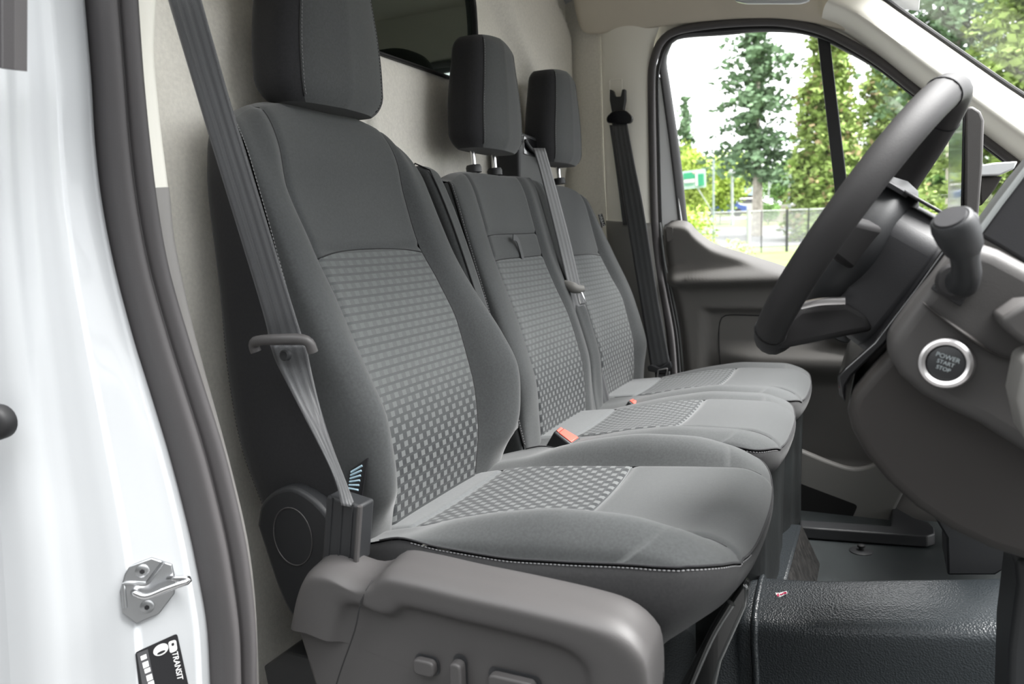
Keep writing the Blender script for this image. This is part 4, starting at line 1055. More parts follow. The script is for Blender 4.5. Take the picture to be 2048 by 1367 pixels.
# ------------------------------------------------------------------ text helper
def text_mesh(name, body, size, loc, right, up_, mat, parent, depth=.0004, align='CENTER'):
    cu = bpy.data.curves.new(name, 'FONT'); cu.body = body; cu.size = size; cu.align_x = align; cu.align_y = 'CENTER'; cu.extrude = depth
    cu.resolution_u = 3
    ob = bpy.data.objects.new(name+'_tmp', cu); COL.objects.link(ob)
    bpy.context.view_layer.update()
    me = bpy.data.meshes.new_from_object(ob.evaluated_get(bpy.context.evaluated_depsgraph_get()))
    bpy.data.objects.remove(ob, do_unlink=True); me.name = name
    r = Vector(right).normalized(); u = Vector(up_); u = (u-r*u.dot(r)).normalized(); n = r.cross(u)
    mt = Matrix((r, u, n)).transposed().to_4x4(); mt.translation = loc
    me.transform(mt); me.materials.clear(); me.materials.append(mat)
    o = bpy.data.objects.new(name, me); COL.objects.link(o)
    if parent is not None:
        o.parent = parent
        if parent.type == 'EMPTY': o.matrix_parent_inverse = Matrix.Translation(-parent.location)
    return o

text_mesh('tag_lettering', 'AIRBAG', .0125, (tgb[0]+tgb[1]+tgb[2]+tgb[3])/4+V(0, -.0006, 0), tgb[2]-tgb[1], tgb[1]-tgb[0], M['white_print'], bt)

# ------------------------------------------------------------------ steering wheel
WC = V(.824, 0, .8825); WU = V(.557, 0, .8305).normalized(); WN = V(-WU.z, 0, WU.x)
def wp(u, y, n): return WC + WU*u + V(0, y, 0) + WN*(n-.012-.085*y)
M['leather'] = mk('black_wheel_leather', (.026, .025, .026), .62, bump=.25, bscale=600, spec=.35, bdist=.0006)
sw = thing('steering_wheel', 'black leather steering wheel seen almost edge on at right', 'steering wheel', WC)
R_ = .195; N2 = 96
rim_ = []; rr = []
for k in range(N2+1):
    t = 2*math.pi*k/N2; rim_.append(wp(R_*math.cos(t), R_*math.sin(t), 0))
mb = MB()
for k in range(N2):
    t = 2*math.pi*k/N2
    rad = WU*math.cos(t)+V(0, math.sin(t), 0)
    for j in range(14):
        th = 2*math.pi*j/14; mb.v.append(rim_[k]+rad*(.0175*math.cos(th))+WN*(.0205*math.sin(th)))
for k in range(N2):
    for j in range(14):
        a, b = k*14+j, k*14+(j+1) % 14; c, d = ((k+1) % N2)*14+(j+1) % 14, ((k+1) % N2)*14+j; mb.f.append((a, b, c, d))
rimo = mb.build('rim', M['leather'], sw, sharp=180)
for tdeg in (-28, 28, 150, 210):
    t = math.radians(tdeg); rad = WU*math.cos(t)+V(0, math.sin(t), 0); cpt = wp(R_*math.cos(t), R_*math.sin(t), 0)
    MB().tube([cpt+rad*(.0178*math.cos(x))+WN*(.0208*math.sin(x)) for x in lin(0, 2*math.pi, 30)], .0011, 5).build('grip_seam', M['seam'], rimo, sharp=180)
# hub with airbag cover
hub = MB().lathe([(.001, .030), (.05, .028), (.085, .018), (.100, .004), (.104, -.014), (.100, -.032), (.085, -.044), (.05, -.05), (.001, -.052)], wp(-.028, 0, -.004), WN, 48)
hub.build('airbag_hub', M['plastic_dark'], sw)
def spoke(u0, y0, u1, y1, w, nm='spoke'):
    a, b = wp(u0, y0, -.03), wp(u1, y1, -.004); d = (b-a).normalized(); sd = d.cross(WN).normalized()
    MB().add  # noqa
    m2 = MB(); pr = [(-1, .012), (1, .012), (1, -.014), (-1, -.014)]
    vs_ = [p+sd*(x*w*k)+WN*n_ for p, k in ((a, 1.2), (a.lerp(b, .5), 1.), (b, .8)) for x, n_ in pr]
    fs = [(0, 1, 2, 3), (8, 11, 10, 9)]
    for r_ in (0, 1):
        for i in range(4): fs.append((r_*4+i, r_*4+4+i, r_*4+4+(i+1) % 4, r_*4+(i+1) % 4))
    m2.add(vs_, fs); return m2.build(nm, M['leather'], sw, bevel=.006, bseg=3)
spoke(-.02, -.06, -.02, -.19, .028); spoke(-.02, .06, -.02, .19, .028)
s3 = MB().prism(pxs([(1528, 702), (1552, 655), (1600, 615), (1695, 606), (1738, 628), (1748, 662), (1690, 673), (1640, 683), (1585, 694)], Y=-.085), V(0, .15, 0)).build('lower_spoke', M['leather'], sw, bevel=.008, bseg=3)
ac = smooth_path(pY([(1602, 612, -.10), (1640, 604, -.10), (1690, 602, -.095)]), 10)
MB().tube(ac, .0055, 8, ref=(0, 0, 1), flat=.7).build('spoke_accent', M['satin'], s3)

# ------------------------------------------------------------------ dashboard
M['dash'] = mk('dark_brown_grained_plastic', (.030, .027, .0255), .55, bump=.25, bscale=700, spec=.4, bdist=.0006)
M['dash_grey'] = mk('charcoal_dash_plastic', (.062, .059, .058), .5, bump=.25, bscale=700, spec=.45, bdist=.0006)
M['shroud'] = mk('dark_shroud_plastic', (.034, .034, .037), .5, bump=.25, bscale=700, spec=.45, bdist=.0006)
da = thing('dashboard', 'dark moulded dashboard and steering column housing at right', 'dashboard', (1.0, 0, .4))
def slab(px_, Y0, Y1, mat, nm, bev=.02, seg=4, rnd=0.0, parent=None, smooth_n=0):
    P_ = pxs(px_, Y=Y0)
    if smooth_n: P_ = smooth_path(P_+[P_[0]], smooth_n)[:-1]
    elif rnd: P_ = rounded(P_, rnd, 4)
    return MB().prism(P_, V(0, Y1-Y0, 0)).build(nm, M[mat], parent or da, bevel=bev, bseg=seg)
slab([(1784, 700), (1742, 745), (1706, 788), (1694, 822), (1704, 862), (1732, 912), (1775, 965), (1832, 1017), (1900, 1062), (1980, 1100), (2080, 1132), (2250, 1160), (2250, 720), (2000, 640), (1850, 610)], -.20, .45, 'dash', 'knee_panel', .012, 3)
slab([(1905, 470), (1918, 484), (1840, 590), (1772, 686), (1704, 752), (1692, 772), (1690, 806), (1679, 790), (1675, 752), (1690, 735), (1748, 684), (1760, 668), (1830, 575)], -.165, .12, 'gloss_black', 'column_bezel', .003, 2)
pod = slab([(1766, 694), (1790, 655), (1830, 600), (1870, 552), (1905, 506), (1950, 482), (2000, 500), (2060, 532), (2150, 580), (2250, 620), (2250, 990), (2048, 905), (1960, 850), (1900, 822), (1845, 792), (1800, 752)], -.235, -.12, 'dash_grey', 'switch_pod', .016, 4)
# shadow-gap crease across the pod
cr = smooth_path(pY([(1845, 604, -.2365), (1880, 632, -.2385), (1930, 668, -.239), (1985, 705, -.237), (2030, 718, -.2355)]), 20)
MB().tube(cr, [.002+.006*math.sin(math.pi*k/20) for k in range(21)], 8, ref=(0, 1, 0), flat=.3).build('pod_crease', M['dash'], pod, sharp=180)
# start button
sb_c = at(1893, 726, Y=-.238); axb = V(-.22, -.95, .16).normalized()
st = thing('start_button', 'round start button with a bright metal ring on the switch pod', 'button', sb_c)
MB().lathe([(.0262, -.006), (.0268, .002), (.0255, .006), (.0225, .0075), (.0192, .006), (.0185, .002), (.0185, -.004)], sb_c, axb, 48).build('ring', M['satin'], st)
MB().lathe([(.0183, -.002), (.0183, .0035), (.017, .0045), (.001, .0046)], sb_c, axb, 36).build('push_face', M['plastic_dark'], st)
rgt = V(.905, .42, -.035); rgt = (rgt-axb*rgt.dot(axb)).normalized(); upb = axb.cross(rgt)
ca, sa = math.cos(math.radians(-22)), math.sin(math.radians(-22))
r2 = rgt*ca+upb*sa; u2 = -rgt*sa+upb*ca
M['dim_print'] = mk('dim_grey_print', (.34, .38, .39), .6)
for i, (w_, s_) in enumerate((('POWER', .0068), ('START', .0058), ('STOP', .0058))):
    text_mesh('lettering', w_, s_, sb_c+axb*.0050+u2*(.006-.0062*i), r2, u2, M['dim_print'], st)
# gear lever on the pod
gpl = slab([(1861, 577), (1908, 520), (1965, 545), (1921, 614)], -.2385, -.23, 'shroud', 'lever_plate', .002, 2, parent=pod)
gl_ = thing('gear_lever', 'stubby black column gear lever beside the start button', 'gear lever', at(1920, 568, Y=-.24))
gp_ = smooth_path(pY([(1922, 566, -.238), (1932, 545, -.262), (1928, 505, -.285), (1920, 470, -.295)]), 20)
MB().tube(gp_, [.0165, .0165, .016, .0155, .015, .0145, .014, .0138, .0135, .0132, .013, .013, .013, .013, .0135, .0138, .014, .0142, .0145, .0148, .015], 16).build('stem', M['plastic_dark'], gl_)
MB().lathe([(.019, -.004), (.019, .004), (.015, .008)], at(1912, 562, Y=-.24), V(-.2, -1, .1), 24).build('boot', M['leather'], gl_)
kc = at(1908, 452, Y=-.298)
kx = V(-.36, -.56, .75).normalized()
kn = MB().lathe([(.001, -.034), (.012, -.032), (.0175, -.022), (.0200, -.006), (.0205, .006), (.0190, .0135), (.0165, .0160), (.001, .0162)], kc+V(.002, 0, -.004), kx, 32)
kno = kn.build('knob', M['plastic_dark'], gl_)
MB().lathe([(.0145, .0155), (.0140, .0180), (.001, .0182)], kc+V(.002, 0, -.004), kx, 28).build('knob_cap', M['shroud'], kno)
MB().lathe([(.001, -.006), (.006, -.005), (.0065, .004), (.005, .007), (.001, .0075)], at(1938, 440, Y=-.29), V(.5, -.7, .5), 20).build('end_button', M['shroud'], kno)
# column shroud behind the wheel
def cs(u, y, n): return WC+WU*u+V(0, y, 0)+WN*n
sh = MB(); prof_s = [(-.115, -.065), (-.126, -.03), (-.126, .03), (-.115, .065), (-.07, .088), (.02, .088), (.048, .06), (.056, .0), (.048, -.06), (.02, -.088), (-.07, -.088)]
lo_ = [cs(u*.9, y*.9, -.022) for u, y in prof_s]; mi = [cs(u, y, -.04) for u, y in prof_s]; hi_ = [cs(u*1.05, y*1.08, -.114) for u, y in prof_s]
k0 = len(prof_s); sh.add(lo_+mi+hi_, [tuple(range(k0)), tuple(reversed(range(2*k0, 3*k0)))]+[(r_*k0+i, r_*k0+(i+1) % k0, (r_+1)*k0+(i+1) % k0, (r_+1)*k0+i) for r_ in (0, 1) for i in range(k0)])
shr = sh.build('column_shroud', M['shroud'], da, bevel=.012, bseg=4)
MB().prism(rounded([cs(.058, -.075, -.03), cs(.060, -.02, -.03), cs(.060, -.02, -.085), cs(.058, -.075, -.095)], .02, 4), WU*.004).build('shroud_cap', M['shroud'], shr, bevel=.0015)
MB().lathe([(.03, 0), (.03, .005), (.026, .008)], cs(.055, -.05, -.012), WU, 26).build('wheel_cap', M['shroud'], shr)
# instrument hood
hd = slab([(1956, 470), (2000, 408), (2048, 345), (2150, 220), (2280, 260), (2280, 640), (2048, 524), (1995, 492)], -.15, -.02, 'shroud', 'instrument_hood', .004, 2)
MB().tube(pY([(1955, 469, -.151), (2000, 407, -.151), (2048, 344, -.151), (2150, 219, -.151)]), .0032, 8).build('hood_edge', mk('pale_edge_plastic', (.34, .36, .36), .4), hd)
slab([(1952, 455), (1975, 425), (2030, 350), (2060, 320), (2090, 350), (1975, 480)], .02, .10, 'gloss_black', 'cluster_bezel', .004, 2)
# side vent and pull at the right edge
slab([(1996, 640), (2046, 606), (2120, 600), (2120, 690), (2052, 692), (2020, 668)], -.30, -.22, 'dash_grey', 'side_vent', .006, 3)
slab([(2034, 800), (2050, 720), (2120, 700), (2120, 960), (2052, 880)], -.33, -.25, 'taupe_light', 'vent_pull', .006, 3)
# dark kick panel below
slab([(2030, 1120), (2150, 1110), (2200, 1500), (2012, 1500), (2018, 1300), (2034, 1170)], -.10, .02, 'plastic_dark', 'kick_panel', .008, 3)
slab([(1840, 985), (1960, 1060), (2040, 1120), (1990, 1150), (1895, 1150), (1893, 1075)], .46, .60, 'plastic_dark', 'dark_void_slab', .004, 2)  # black slab standing in for the dark void beside the far floor
# passenger side of the dashboard, mostly hidden behind the column
pd_ = [V(1.10, 0, .30), V(1.02, 0, .55), V(1.00, 0, .74), V(1.04, 0, .85), V(1.30, 0, .90), V(1.42, 0, .5), V(1.36, 0, .25)]
MB().prism([p+V(0, .47, 0) for p in pd_], V(0, .90, 0)).build('passenger_side', M['dash'], da, bevel=.03, bseg=4)

# touch screen on the centre of the dashboard
ts = thing('touchscreen', 'tall dark touch screen standing on the dashboard, seen edge on', 'screen', at(1945, 440, Y=.5))
a0 = at(1928, 232, Y=.50); a1 = at(1962, 222, Y=.50); a2 = at(1966, 300, Y=.5); a3 = at(1956, 450, Y=.50); a4 = at(1926, 450, Y=.5)
vec = V(-.008, .20, 0)
body = [at(1930, 216, Y=.5), at(1945, 211, Y=.5), at(1962, 222, Y=.5), at(1969, 240, Y=.5), at(1966, 330, Y=.5), at(1955, 460, Y=.5), at(1928, 460, Y=.5)]
MB().prism(body, vec).build('housing', M['dash_grey'], ts, bevel=.005, bseg=3)
g0, g1 = at(1931, 219, Y=.5)+V(-.004, .003, 0), at(1926, 455, Y=.5)+V(-.004, .003, 0)
MB().prism([g0, g1, g1+vec*.98, g0+vec*.98], V(.004, 0, 0)).build('glass', M['gloss_black'], ts, bevel=.001)
# centre vent with a silver top
cvn = thing('air_vent', 'silver topped air vent behind the touch screen', 'vent', at(1990, 400, Y=.62))
MB().prism(pxs([(1960, 330), (1988, 325), (2036, 322), (2028, 338), (2000, 350), (1960, 352)], Y=.62), V(0, .12, 0)).build('silver_top', mk('silver_paint', (.62, .64, .66), .35, .3), cvn, bevel=.003)
MB().prism(pxs([(1958, 354), (2006, 352), (1990, 378), (1962, 412)], Y=.63), V(0, .10, 0)).build('louvre', M['dash'], cvn, bevel=.003)

# ------------------------------------------------------------------ door striker and sticker on the white pillar
def jb(px, py):
    """point and frame of the painted pillar under a pixel"""
    best = None
    d = ray(px, py)
    for ib in range(81):
        for ia in range(41):
            p = jamb(ia/40, ib/80); w = p-CAM; t = w.dot(d)/d.dot(d); e = (w-d*t).length
            if best is None or e < best[0]: best = (e, ia/40, ib/80)
    _, a, b = best
    p = jamb(a, b); pa = jamb(min(1, a+.02), b)-jamb(max(0, a-.02), b); pb = jamb(a, max(0, b-.012))-jamb(a, min(1, b+.012))
    n_ = pa.cross(pb).normalized()
    if n_.dot(CAM-p) < 0: n_ = -n_
    return p, n_
sp0, sn = jb(298, 1175)
def onp(px, py, h=0., p=None, n_=None):
    p = p or sp0; n_ = n_ or sn; d = ray(px, py); t = (p+n_*h-CAM).dot(n_)/d.dot(n_); return CAM+d*t
sk_ = thing('door_striker', 'zinc door striker plate with a bent steel loop on the white pillar', 'door striker', sp0)
pl_ = [onp(200+x/4.764, 1080+y/4.764) for x, y in ((495, 155), (690, 220), (718, 345), (715, 495), (565, 690), (350, 780), (215, 680), (190, 480), (240, 310), (285, 235))]
MB().prism(pl_, sn*.005).build('plate', M['steel'], sk_, bevel=.0015)
ridge = [onp(200+x/4.764, 1080+y/4.764, .006) for x, y in ((605, 205), (460, 395), (430, 415), (250, 410), (225, 440), (240, 640))]
MB().tube(smooth_path(ridge, 24), .0026, 8).build('plate_ridge', M['steel'], sk_)
lpx = [onp(200+x/4.764, 1080+y/4.764, h) for x, y, h in ((320, 490, .004), (340, 505, .014), (420, 535, .020), (500, 520, .022), (620, 470, .024), (760, 420, .026), (830, 395, .026), (845, 370, .024), (800, 362, .020), (720, 365, .014), (655, 365, .004))]
MB().tube(smooth_path(lpx, 40), .0042, 10).build('loop', M['chrome'], sk_)
for x, y in ((405, 290), (450, 630)):
    c = onp(200+x/4.764, 1080+y/4.764, .005)
    scw = MB().lathe([(.0088, 0), (.0088, .0015), (.0065, .003), (.001, .0032)], c, sn, 24).build('screw', M['steel'], sk_)
    MB().lathe([(.0034, .0028), (.0034, .0036)], c, sn, 6).build('screw_socket', M['black_print'], scw)
lp0, ln_ = jb(325, 1325)
def onl(x, y, h=0.): return onp(200+x/4.764, 1080+y/4.764, h, lp0, ln_)
stk = thing('tyre_label', 'black information label with white print below the striker', 'sticker', onl(600, 1300))
lab = rounded([onl(335, 1065), onl(735, 885), onl(870, 1500), onl(420, 1800)], .004, 3)
MB().prism(lab, ln_*.0008).build('label_sheet', M['black_print'], stk)
colr = mk('dark_grey_print', (.07, .07, .075), .5)
MB().prism([onl(352, 1075, .0009), onl(455, 1035, .0009), onl(560, 1560, .0009), onl(440, 1600, .0009)], ln_*.0003).build('label_column', colr, stk)
rv = (onl(700, 1020)-onl(560, 1080)).normalized(); dv_ = (onl(480, 1380)-onl(420, 1100)).normalized()
for k_ in range(7):
    q0 = onl(385+18*k_*1.0, 1105+62*k_, .0012); MB().prism([q0, q0+rv*.0075, q0+rv*.0075+dv_*(.0062+.002*(k_ % 2)), q0+dv_*(.0062+.002*(k_ % 2))], ln_*.0003).build('printed_block', M['white_print'], stk)
text_mesh('lettering', 'TRANSIT', .0105, onl(737, 1195, .0013), dv_, rv, M['white_print'], stk)
cc_ = onl(580, 1040, .0012)
MB().prism([cc_+rv*(.0098*math.cos(t))+dv_*(.0078*math.sin(t)) for t in lin(0, 2*math.pi, 28)[:-1]], ln_*.0004).build('emblem_disc', M['white_print'], stk)
ov = [cc_+ln_*.0008+rv*(.0055*math.cos(t))+dv_*(.0018*math.sin(t)+.0035) for t in lin(0, 2*math.pi, 28)]
MB().prism(ov[:-1], ln_*.0003).build('emblem_oval', M['black_print'], stk)  # black printed oval on the emblem disc
ib_ = rounded([onl(650, 965, .0012), onl(725, 945, .0012), onl(738, 1045, .0012), onl(668, 1075, .0012)], .003, 3)
MB().prism(ib_, ln_*.0004).build('pictogram', M['white_print'], stk)
MB().prism(rounded([onl(680, 980, .0017), onl(705, 972, .0017), onl(708, 998, .0017), onl(684, 1006, .0017)], .001, 2), ln_*.0003).build('pictogram_eye', M['black_print'], stk)
# black bits on the outside edge of the pillar
ed = thing('edge_gasket', 'short dark rubber strip at the top left of the white pillar', 'gasket', at(20, 130, Y=-.60))
MB().sweep(pxs([(18, -60), (18, 40), (18, 138)], Y=-.60), [(-.018, -.006), (-.006, -.010), (.004, -.006), (.016, -.010), (.018, .008), (-.018, .008)], V(0, 1, 0)).build('strip', M['rubber'], ed)
kb_ = thing('door_bump_stop', 'round black rubber stop at the left edge of the white pillar', 'bump stop', at(2, 845, Y=-.60))
MB().lathe([(.021, -.004), (.021, .008), (.016, .014), (.008, .016)], at(-2, 843, Y=-.60), V(.35, -1, 0), 24).build('rubber', M['rubber_black'], kb_)

# ------------------------------------------------------------------ wrapper lying on the vinyl moulding
def on_hump(px, py):
    d = ray(px, py); best = None
    for ia in range(41):
        for ib in range(20, 100):
            p = hump(ia/40, ib/100); w = p-CAM; t = w.dot(d)/d.dot(d); e = (w-d*t).length
            if best is None or e < best[0]: best = (e, p)
    return best[1]
wpc = on_hump(1563, 1188)
wrp = thing('sweet_wrapper', 'tiny white and red paper wrapper on the black vinyl', 'wrapper', wpc)
def wpx(x, y, h=.004):
    px_, py_ = 1500+x/13.67, 1120+y/13.67
    d = ray(px_, py_); n_ = V(-.1, -.55, .83); t = (wpc+n_*h-CAM).dot(n_)/d.dot(n_); return CAM+d*t
wq = [wpx(695, 880), wpx(790, 885), wpx(1005, 835), wpx(1025, 895), wpx(900, 960), wpx(740, 1025)]
MB().prism(wq, V(0, 0, -.0008)).build('paper', M['white_print'], wrp)
wm = mk('crimson_print', (.62, .02, .10), .5)
MB().tube(smooth_path([wpx(790, 915, .0046), wpx(745, 935, .0046), wpx(750, 975, .0046), wpx(800, 965, .0046)], 14), .0011, 5).build('printed_loop', wm, wrp)
MB().tube(smooth_path([wpx(900, 900, .0046), wpx(960, 870, .0046), wpx(995, 885, .0046), wpx(940, 915, .0046)], 14), .0009, 5).build('printed_loop', wm, wrp)
MB().tube(smooth_path([wpx(820, 945, .0046), wpx(850, 915, .0046), wpx(860, 945, .0046), wpx(890, 905, .0046), wpx(905, 930, .0046)], 14), .0008, 5).build('printed_script', wm, wrp)

# ------------------------------------------------------------------ outside
def dp_(px, py, d): return CAM+ray(px, py)*d
FH = (V(CF.x, CF.y, 0)).normalized()
def zgd(d): return tab([(0, -.62), (4, -.62), (12, -.55), (28, -.02), (34, .25), (48, 1.15), (62, 2.1), (120, 4.0), (300, 8)], d)
def depth(x, y): return (x-CAM.x)*FH.x+(y-CAM.y)*FH.y
def gz(x, y): return zgd(abs(depth(x, y)))
def ground_at(px, d):
    """point on the ground in the column of a pixel at a depth"""
    p = dp_(px, 450, d); return V(p.x, p.y, gz(p.x, p.y))
M['lot'] = mk('dark_asphalt', (.07, .07, .07), .9, var=.2, vscale=1.5)
M['asphalt'] = mk('pale_asphalt', (.10, .10, .105), .9, var=.12, vscale=.6)
M['grass'] = mk('grass', (.10, .135, .035), .95, var=.35, vscale=1.2)
gmb = MB()
LAT = V(CR.x, CR.y, 0).normalized()
def gpt(u, d): p = CAM+FH*d+LAT*u; return V(p.x, p.y, zgd(abs(d)))
gmb.grid(lambda a, b: gpt(a, b), lin(-110, 160, 40), sorted(set(lin(-60, 0, 8)+lin(0, 70, 60)+lin(70, 260, 12))))
gr = gmb.build('ground', M['grass'], None); tag(gr, 'mown grass verge and lawn outside the van', kind='structure')
def strip(nm, d0, d1, mat, h, u0=-60, u1=90, lab=None):
    o_ = MB().grid(lambda a, b: gpt(a, b)+V(0, 0, h), lin(u0, u1, 30), lin(d0, d1, 12)).build(nm, mat, None)
    tag(o_, lab, kind='structure'); return o_
strip('road', 33.5, 48, M['asphalt'], .03, lab='grey road beyond the chain link fence')
strip('parking_lot', -30, 14, M['lot'], .02, lab='asphalt parking area the van stands on')
strip('far_road', 56, 61, M['asphalt'], .04, lab='second pale road behind the grass verge')

def leafmat(nm, c, var=.45):
    m_ = mk(nm, c, .8, var=var, vscale=1.7, spec=.2)
    p = m_.node_tree.nodes['Principled BSDF']; p.inputs['Subsurface Weight'].default_value = 0
    return m_
LM = dict(fir=leafmat('dark_fir_needles', (.12, .19, .105)), cedar=leafmat('yellow_green_cedar', (.22, .30, .085), .5),
          cedar2=leafmat('olive_cedar', (.20, .27, .08), .5), bush=leafmat('bright_shrub_leaves', (.36, .46, .10), .4), pale=leafmat('pale_shrub_leaves', (.46, .52, .24), .3),
          mid=leafmat('mid_green_leaves', (.15, .26, .08), .5), brown=leafmat('browned_foliage', (.27, .21, .11), .3))
M['bark'] = mk('grey_bark', (.34, .31, .27), .9, bump=.6, bscale=12, var=.25, vscale=5, bdist=.02)
def leaf_quads(mb, c, s, rng, flat=.5):
    a = Vector((rng.gauss(0, 1), rng.gauss(0, 1), rng.gauss(0, flat))).normalized()
    b = a.cross(Vector((rng.gauss(0, 1), rng.gauss(0, 1), rng.gauss(0, 1)))).normalized()
    s1 = s*rng.uniform(.6, 1.3); s2 = s1*rng.uniform(.35, .7)
    mb.add([c-a*s1, c+b*s2, c+a*s1, c-b*s2], [(0, 1, 2, 3)])
def conifer(label, base, h, r, lm, seed, clear=.25, droop=.25, tr=.2, dens=1.0, leaf=.16, width_p=.8, cat='tree', brown=None, group='trees beyond the fence', name='conifer_tree', rough=.0):
    rng = random.Random(seed)
    t = thing(name, label, cat, base, group)
    pts = [base+V(.05*math.sin(k), .05*math.cos(k*1.7), h*k/10) for k in range(11)]
    MB().tube(pts, [tr*(1-.92*k/10) for k in range(11)], 8).build('trunk', M['bark'], t)
    mb = MB(); mbb = MB(); nb_ = int(46*dens)
    for i in range(nb_):
        f = clear+(1-clear)*(i+rng.random())/nb_
        for az in range(rng.choice((3, 4, 5))):
            th = rng.uniform(0, 2*math.pi); L = r*((1-(f-clear)/(1-clear))**width_p*.92+.08)*rng.uniform(.55-.35*rough, 1.15+.55*rough)
            d = Vector((math.cos(th), math.sin(th), 0)); st_ = base+V(0, 0, h*f)
            nl = max(4, int(14*L/r*dens+3))
            for k in range(nl):
                q = (k+rng.random())/nl; c = st_+d*(L*q)+V(0, 0, -droop*L*q*q+.10*L*q)
                for _ in range(3):
                    cc = c+Vector((rng.gauss(0, .13), rng.gauss(0, .13), rng.gauss(0, .10)-.05))*(leaf/.16)
                    leaf_quads(mbb if (brown and rng.random() < brown and q > .5) else mb, cc, leaf, rng)
    o_ = mb.build('foliage', LM[lm], t, smooth=False, fixn=False); o_['kind'] = 'stuff'
    if mbb.v:
        o_ = mbb.build('browned_foliage', LM['brown'], t, smooth=False, fixn=False); o_['kind'] = 'stuff'
    return t
def shrub(label, base, rx, h, lm, seed, n=2500, leaf=.08, group='shrubs outside', name='shrub'):
    rng = random.Random(seed); t = thing(name, label, 'shrub', base, group); mb = MB()
    blobs = [(Vector((rng.uniform(-.6, .6)*rx, rng.uniform(-.5, .5)*rx, rng.uniform(.35, .75)*h)), rng.uniform(.4, .65)) for _ in range(7)]
    for _ in range(n):
        c, k = rng.choice(blobs); v = Vector((rng.gauss(0, 1), rng.gauss(0, 1), rng.gauss(0, 1))).normalized()*rng.uniform(.55, 1.05)
        p = c+Vector((v.x*rx*k, v.y*rx*k, v.z*h*k*.75))
        if p.z < .02: p.z = rng.uniform(.02, .3*h)
        leaf_quads(mb, base+p, leaf, rng, 1.)
    o_ = mb.build('foliage', LM[lm], t, smooth=False, fixn=False); o_['kind'] = 'stuff'
    MB().tube([base, base+V(.05, 0, h*.5)], [.05, .02], 6).build('stem', M['bark'], t)
    return t
# trees seen through the door window
conifer('tall dark fir tree with a bare pale trunk seen in the door window', ground_at(1513, 40)-V(0, 0, .0), 12.2, 2.25, 'fir', 3, clear=.24, droop=.30, tr=.30, dens=.95, leaf=.19, width_p=.40, rough=.75)
conifer('columnar yellow green cedar just behind the window division bar', ground_at(1650, 36), 10.4, 1.85, 'cedar', 5, clear=.02, droop=.55, tr=.22, dens=1.9, leaf=.17, width_p=.42, brown=.10)
conifer('broad olive cedar to the right of the division bar', ground_at(1772, 43), 10.2, 2.9, 'cedar2', 8, clear=.02, droop=.5, tr=.25, dens=2.0, leaf=.18, width_p=.45, brown=.10)
conifer('small pointed dark conifer above the green sign', ground_at(1372, 60), 9.0, 1.5, 'fir', 11, clear=.1, tr=.12, dens=.6, leaf=.2)
conifer('dark bushy conifer behind the steering wheel', ground_at(1895, 49), 7.4, 2.4, 'mid', 12, clear=.02, tr=.16, dens=1., leaf=.2, width_p=.5)
conifer('leafy green tree farther right behind the touch screen', ground_at(2010, 56), 9.6, 3.0, 'mid', 13, clear=.05, tr=.16, dens=1., leaf=.22, width_p=.5)
# trees seen through the windscreen
conifer('dark fir with spreading branches seen through the windscreen', ground_at(1900, 18), 9.6, 2.0, 'fir', 21, clear=.42, droop=.2, tr=.2, dens=1.2, leaf=.11, width_p=.6, group='trees seen through the windscreen')
conifer('pale green tree right of the fir seen through the windscreen', ground_at(2030, 15), 6.4, 1.9, 'cedar', 22, clear=.25, droop=.4, tr=.16, dens=1.3, leaf=.10, width_p=.5, group='trees seen through the windscreen')
conifer('tall fir at the top right corner of the windscreen', ground_at(2140, 20), 10.5, 2.8, 'fir', 23, clear=.3, droop=.3, tr=.2, dens=1.1, leaf=.12, width_p=.6, group='trees seen through the windscreen')
# bushes
shrub('bright yellow green bush below the green sign', ground_at(1388, 22), 1.0, 2.0, 'bush', 31, 5000, .06)
shrub('low pale shrub spreading along the window sill', ground_at(1425, 18)+V(0, 0, .0), 1.0, .95, 'pale', 32, 4500, .045)
shrub('yellow green bush behind the green sign', ground_at(1372, 47), 1.9, 4.6, 'bush', 33, 5000, .13)
shrub('rounded yellow bush left of the white lamp post', ground_at(1440, 52), 2.2, 4.2, 'bush', 34, 4000, .15)
shrub('green bush mass left of the fir trunk', ground_at(1462, 86), 4.6, 6.2, 'mid', 35, 6000, .22)
shrub('green bush mass right of the fir trunk', ground_at(1592, 70), 3.0, 4.4, 'mid', 36, 5000, .17)
shrub('small clipped bush left of the pale wall', ground_at(1536, 50), .75, 1.35, 'mid', 37, 1500, .08)
shrub('small clipped bush right of the pale wall', ground_at(1632, 50), .8, 1.3, 'mid', 38, 1500, .08)
shrub('pale flowering shrub right of the steering column', ground_at(1862, 22), 1.1, 1.75, 'pale', 39, 4000, .06)
shrub('light green shrub beside the low white building', ground_at(1930, 26), 1.3, 1.9, 'bush', 40, 3500, .07)
shrub('dark hedge bush in front of the low white building', ground_at(1812, 33), .8, 1.9, 'mid', 41, 2500, .09)

